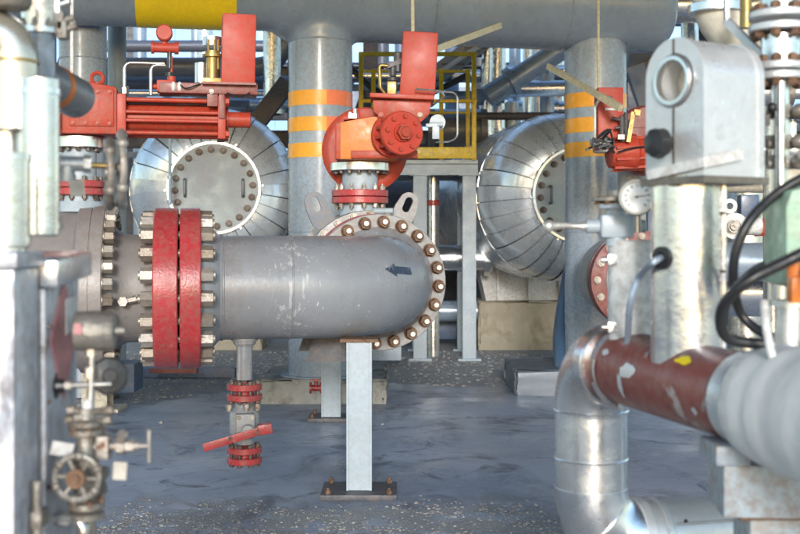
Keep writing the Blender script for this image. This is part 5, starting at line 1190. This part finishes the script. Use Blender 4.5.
# manifold with gauge and handwheels
DM = 2.12
mf = thing('needle_valve_manifold', 'dirty valve manifold with black knobs and handwheel beside the insulation box', 'valve manifold', W(84, 560, DM))
km = DM/F
b = MB(); b.lathe(W(74, 331, DM), V((1, .12, 0)), [(0, .030), (.004, .037), (.03, .038), (.068, .038), (.076, .034), (.078, .01), (.095, .008)], 36); gp = b.obj('gauge_pot', M.grime, mf)
b = MB(); b.box(W(78, 329, DM-.0385), (.014, .003, .02)); b.obj('red_sticker', M.sticker, gp)
b = MB(); b.cyl(W(92, 350, DM), W(90, 425, DM), .0075, seg=14).hexa(W(92, 356, DM), (0, 0, 1), .012, .014).hexa(W(91, 378, DM), (0, 0, 1), .013, .02).cyl(W(52, 386, DM), W(112, 384, DM), .0055, seg=12).hexa(W(66, 385, DM), (1, 0, 0), .012, .012)
b.obj('riser_tube', M.tube, mf)
for p, ax_, r_ in ((W(46, 386, DM), V((1, .0, 0)), .031), (W(108, 376, DM+.03), V((.35, -.9, .1)), .036)):
    b = MB(); b.lathe(p, ax_, [(0, .012), (.0, r_*.9), (.004, r_), (.016, r_), (.020, r_*.9), (.022, .014), (.034, .012)], 36, lambda a, t: 1+.03*math.cos(a*9)); b.obj('knob', M.black, mf)
b = MB(); b.cyl(W(88, 422, DM), W(88, 399, DM), .011, seg=18); b.obj('sleeve', M.white, mf)
b = MB(); b.lathe(W(86, 560, DM), (0, 0, 1), [(0, .018), (.075, .018), (.08, .034), (.09, .034), (.094, .022), (.10, .034), (.11, .034), (.114, .022), (.15, .024), (.20, .024), (.215, .018), (.235, .018), (.24, .034), (.25, .034), (.253, .026), (.257, .034), (.266, .034), (.27, .02), (.29, .016)], 28)
bd = b.obj('manifold_body', M.grime, mf)
for z in (505, 434):
    for p in ringpts(W(86, z, DM), (0, 0, 1), .029, 6): bolt(bd, p, (0, 0, 1), .006, .012, M.boltrust, stud=.6)
hc2 = W(77, 478, DM-.07)
b = MB(); b.torus(hc2, (.1, -1, .05), .040, .0065, 36, 8)
mm = rotz_to((.1, -1, .05))
for i in range(6):
    a = 2*math.pi*i/6; d = mm @ V((math.cos(a), math.sin(a), 0)); b.cyl(hc2, hc2+d*.04, .0045, seg=8)
    d2_ = mm @ V((math.cos(a+.5), math.sin(a+.5), 0)); b.ball(hc2+d2_*.040, .0095)
b.cyl(hc2+V((0, -.008, 0)), hc2+V((0, .06, 0)), .012, seg=16); hw_ = b.obj('handwheel', M.grime, mf)
b = MB(); b.hexa(hc2+V((0, -.008, 0)), (0, -1, 0), .010, .010).cyl(hc2+V((0, -.004, 0)), hc2+V((0, -.012, 0)), .018, seg=16); b.obj('wheel_nut', M.boltrust, hw_)
b = MB(); b.cyl(W(92, 447, DM), W(140, 446, DM), .008, seg=14).box(W(104, 447, DM-.005), (.024, .035, .045), bev=.004).hexa(W(118, 446, DM), (1, 0, 0), .017, .014).hexa(W(126, 446, DM), (1, 0, 0), .013, .016).cyl(W(148, 446, DM), W(140, 446, DM), .0045).cyl(W(149, 430, DM), W(149, 462, DM), .004, seg=10).cyl(W(120, 440, DM-.01), W(123, 434, DM-.02), .01)
b.obj('side_valve', M.bolt, mf)
b = MB(); b.box(W(120, 471, DM-.015), (.026, .004, .034), ry(4), bev=.001); b.obj('tag', M.tag, mf)
b = MB(); b.box(W(62, 449, DM-.04), (.040, .004, .026), ry(14) @ rz(20), bev=.001); b.obj('tag', M.white, mf)
b = MB()
for px, py in ((100, 480), (102, 489), (104, 472)): b.cyl(W(90, py, DM), W(px, py, DM-.02), .010, seg=14).hexa(W(px-3, py, DM-.015), (1, -.2, 0), .013, .012)
b.obj('stem_fitting', M.grime, mf)
b = MB(); b.tube(fillet([W(36, 520, DM), W(84, 518, DM-.02), W(84, 580, DM-.02)], .03), .012, 14).hexa(W(60, 519, DM-.01), (1, 0, 0), .016, .02); b.obj('feed_tube', M.tube, mf)
for px, py in ((68, 410), (75, 418), (106, 410), (104, 420), (72, 426), (66, 420)):
    b = MB(); c = W(px, py, DM-.01); b.cyl(c, W(88, py+3, DM), .006).hexa(c, (1, 0, .1), .010, .014); b.obj('fitting', M.grime, mf)
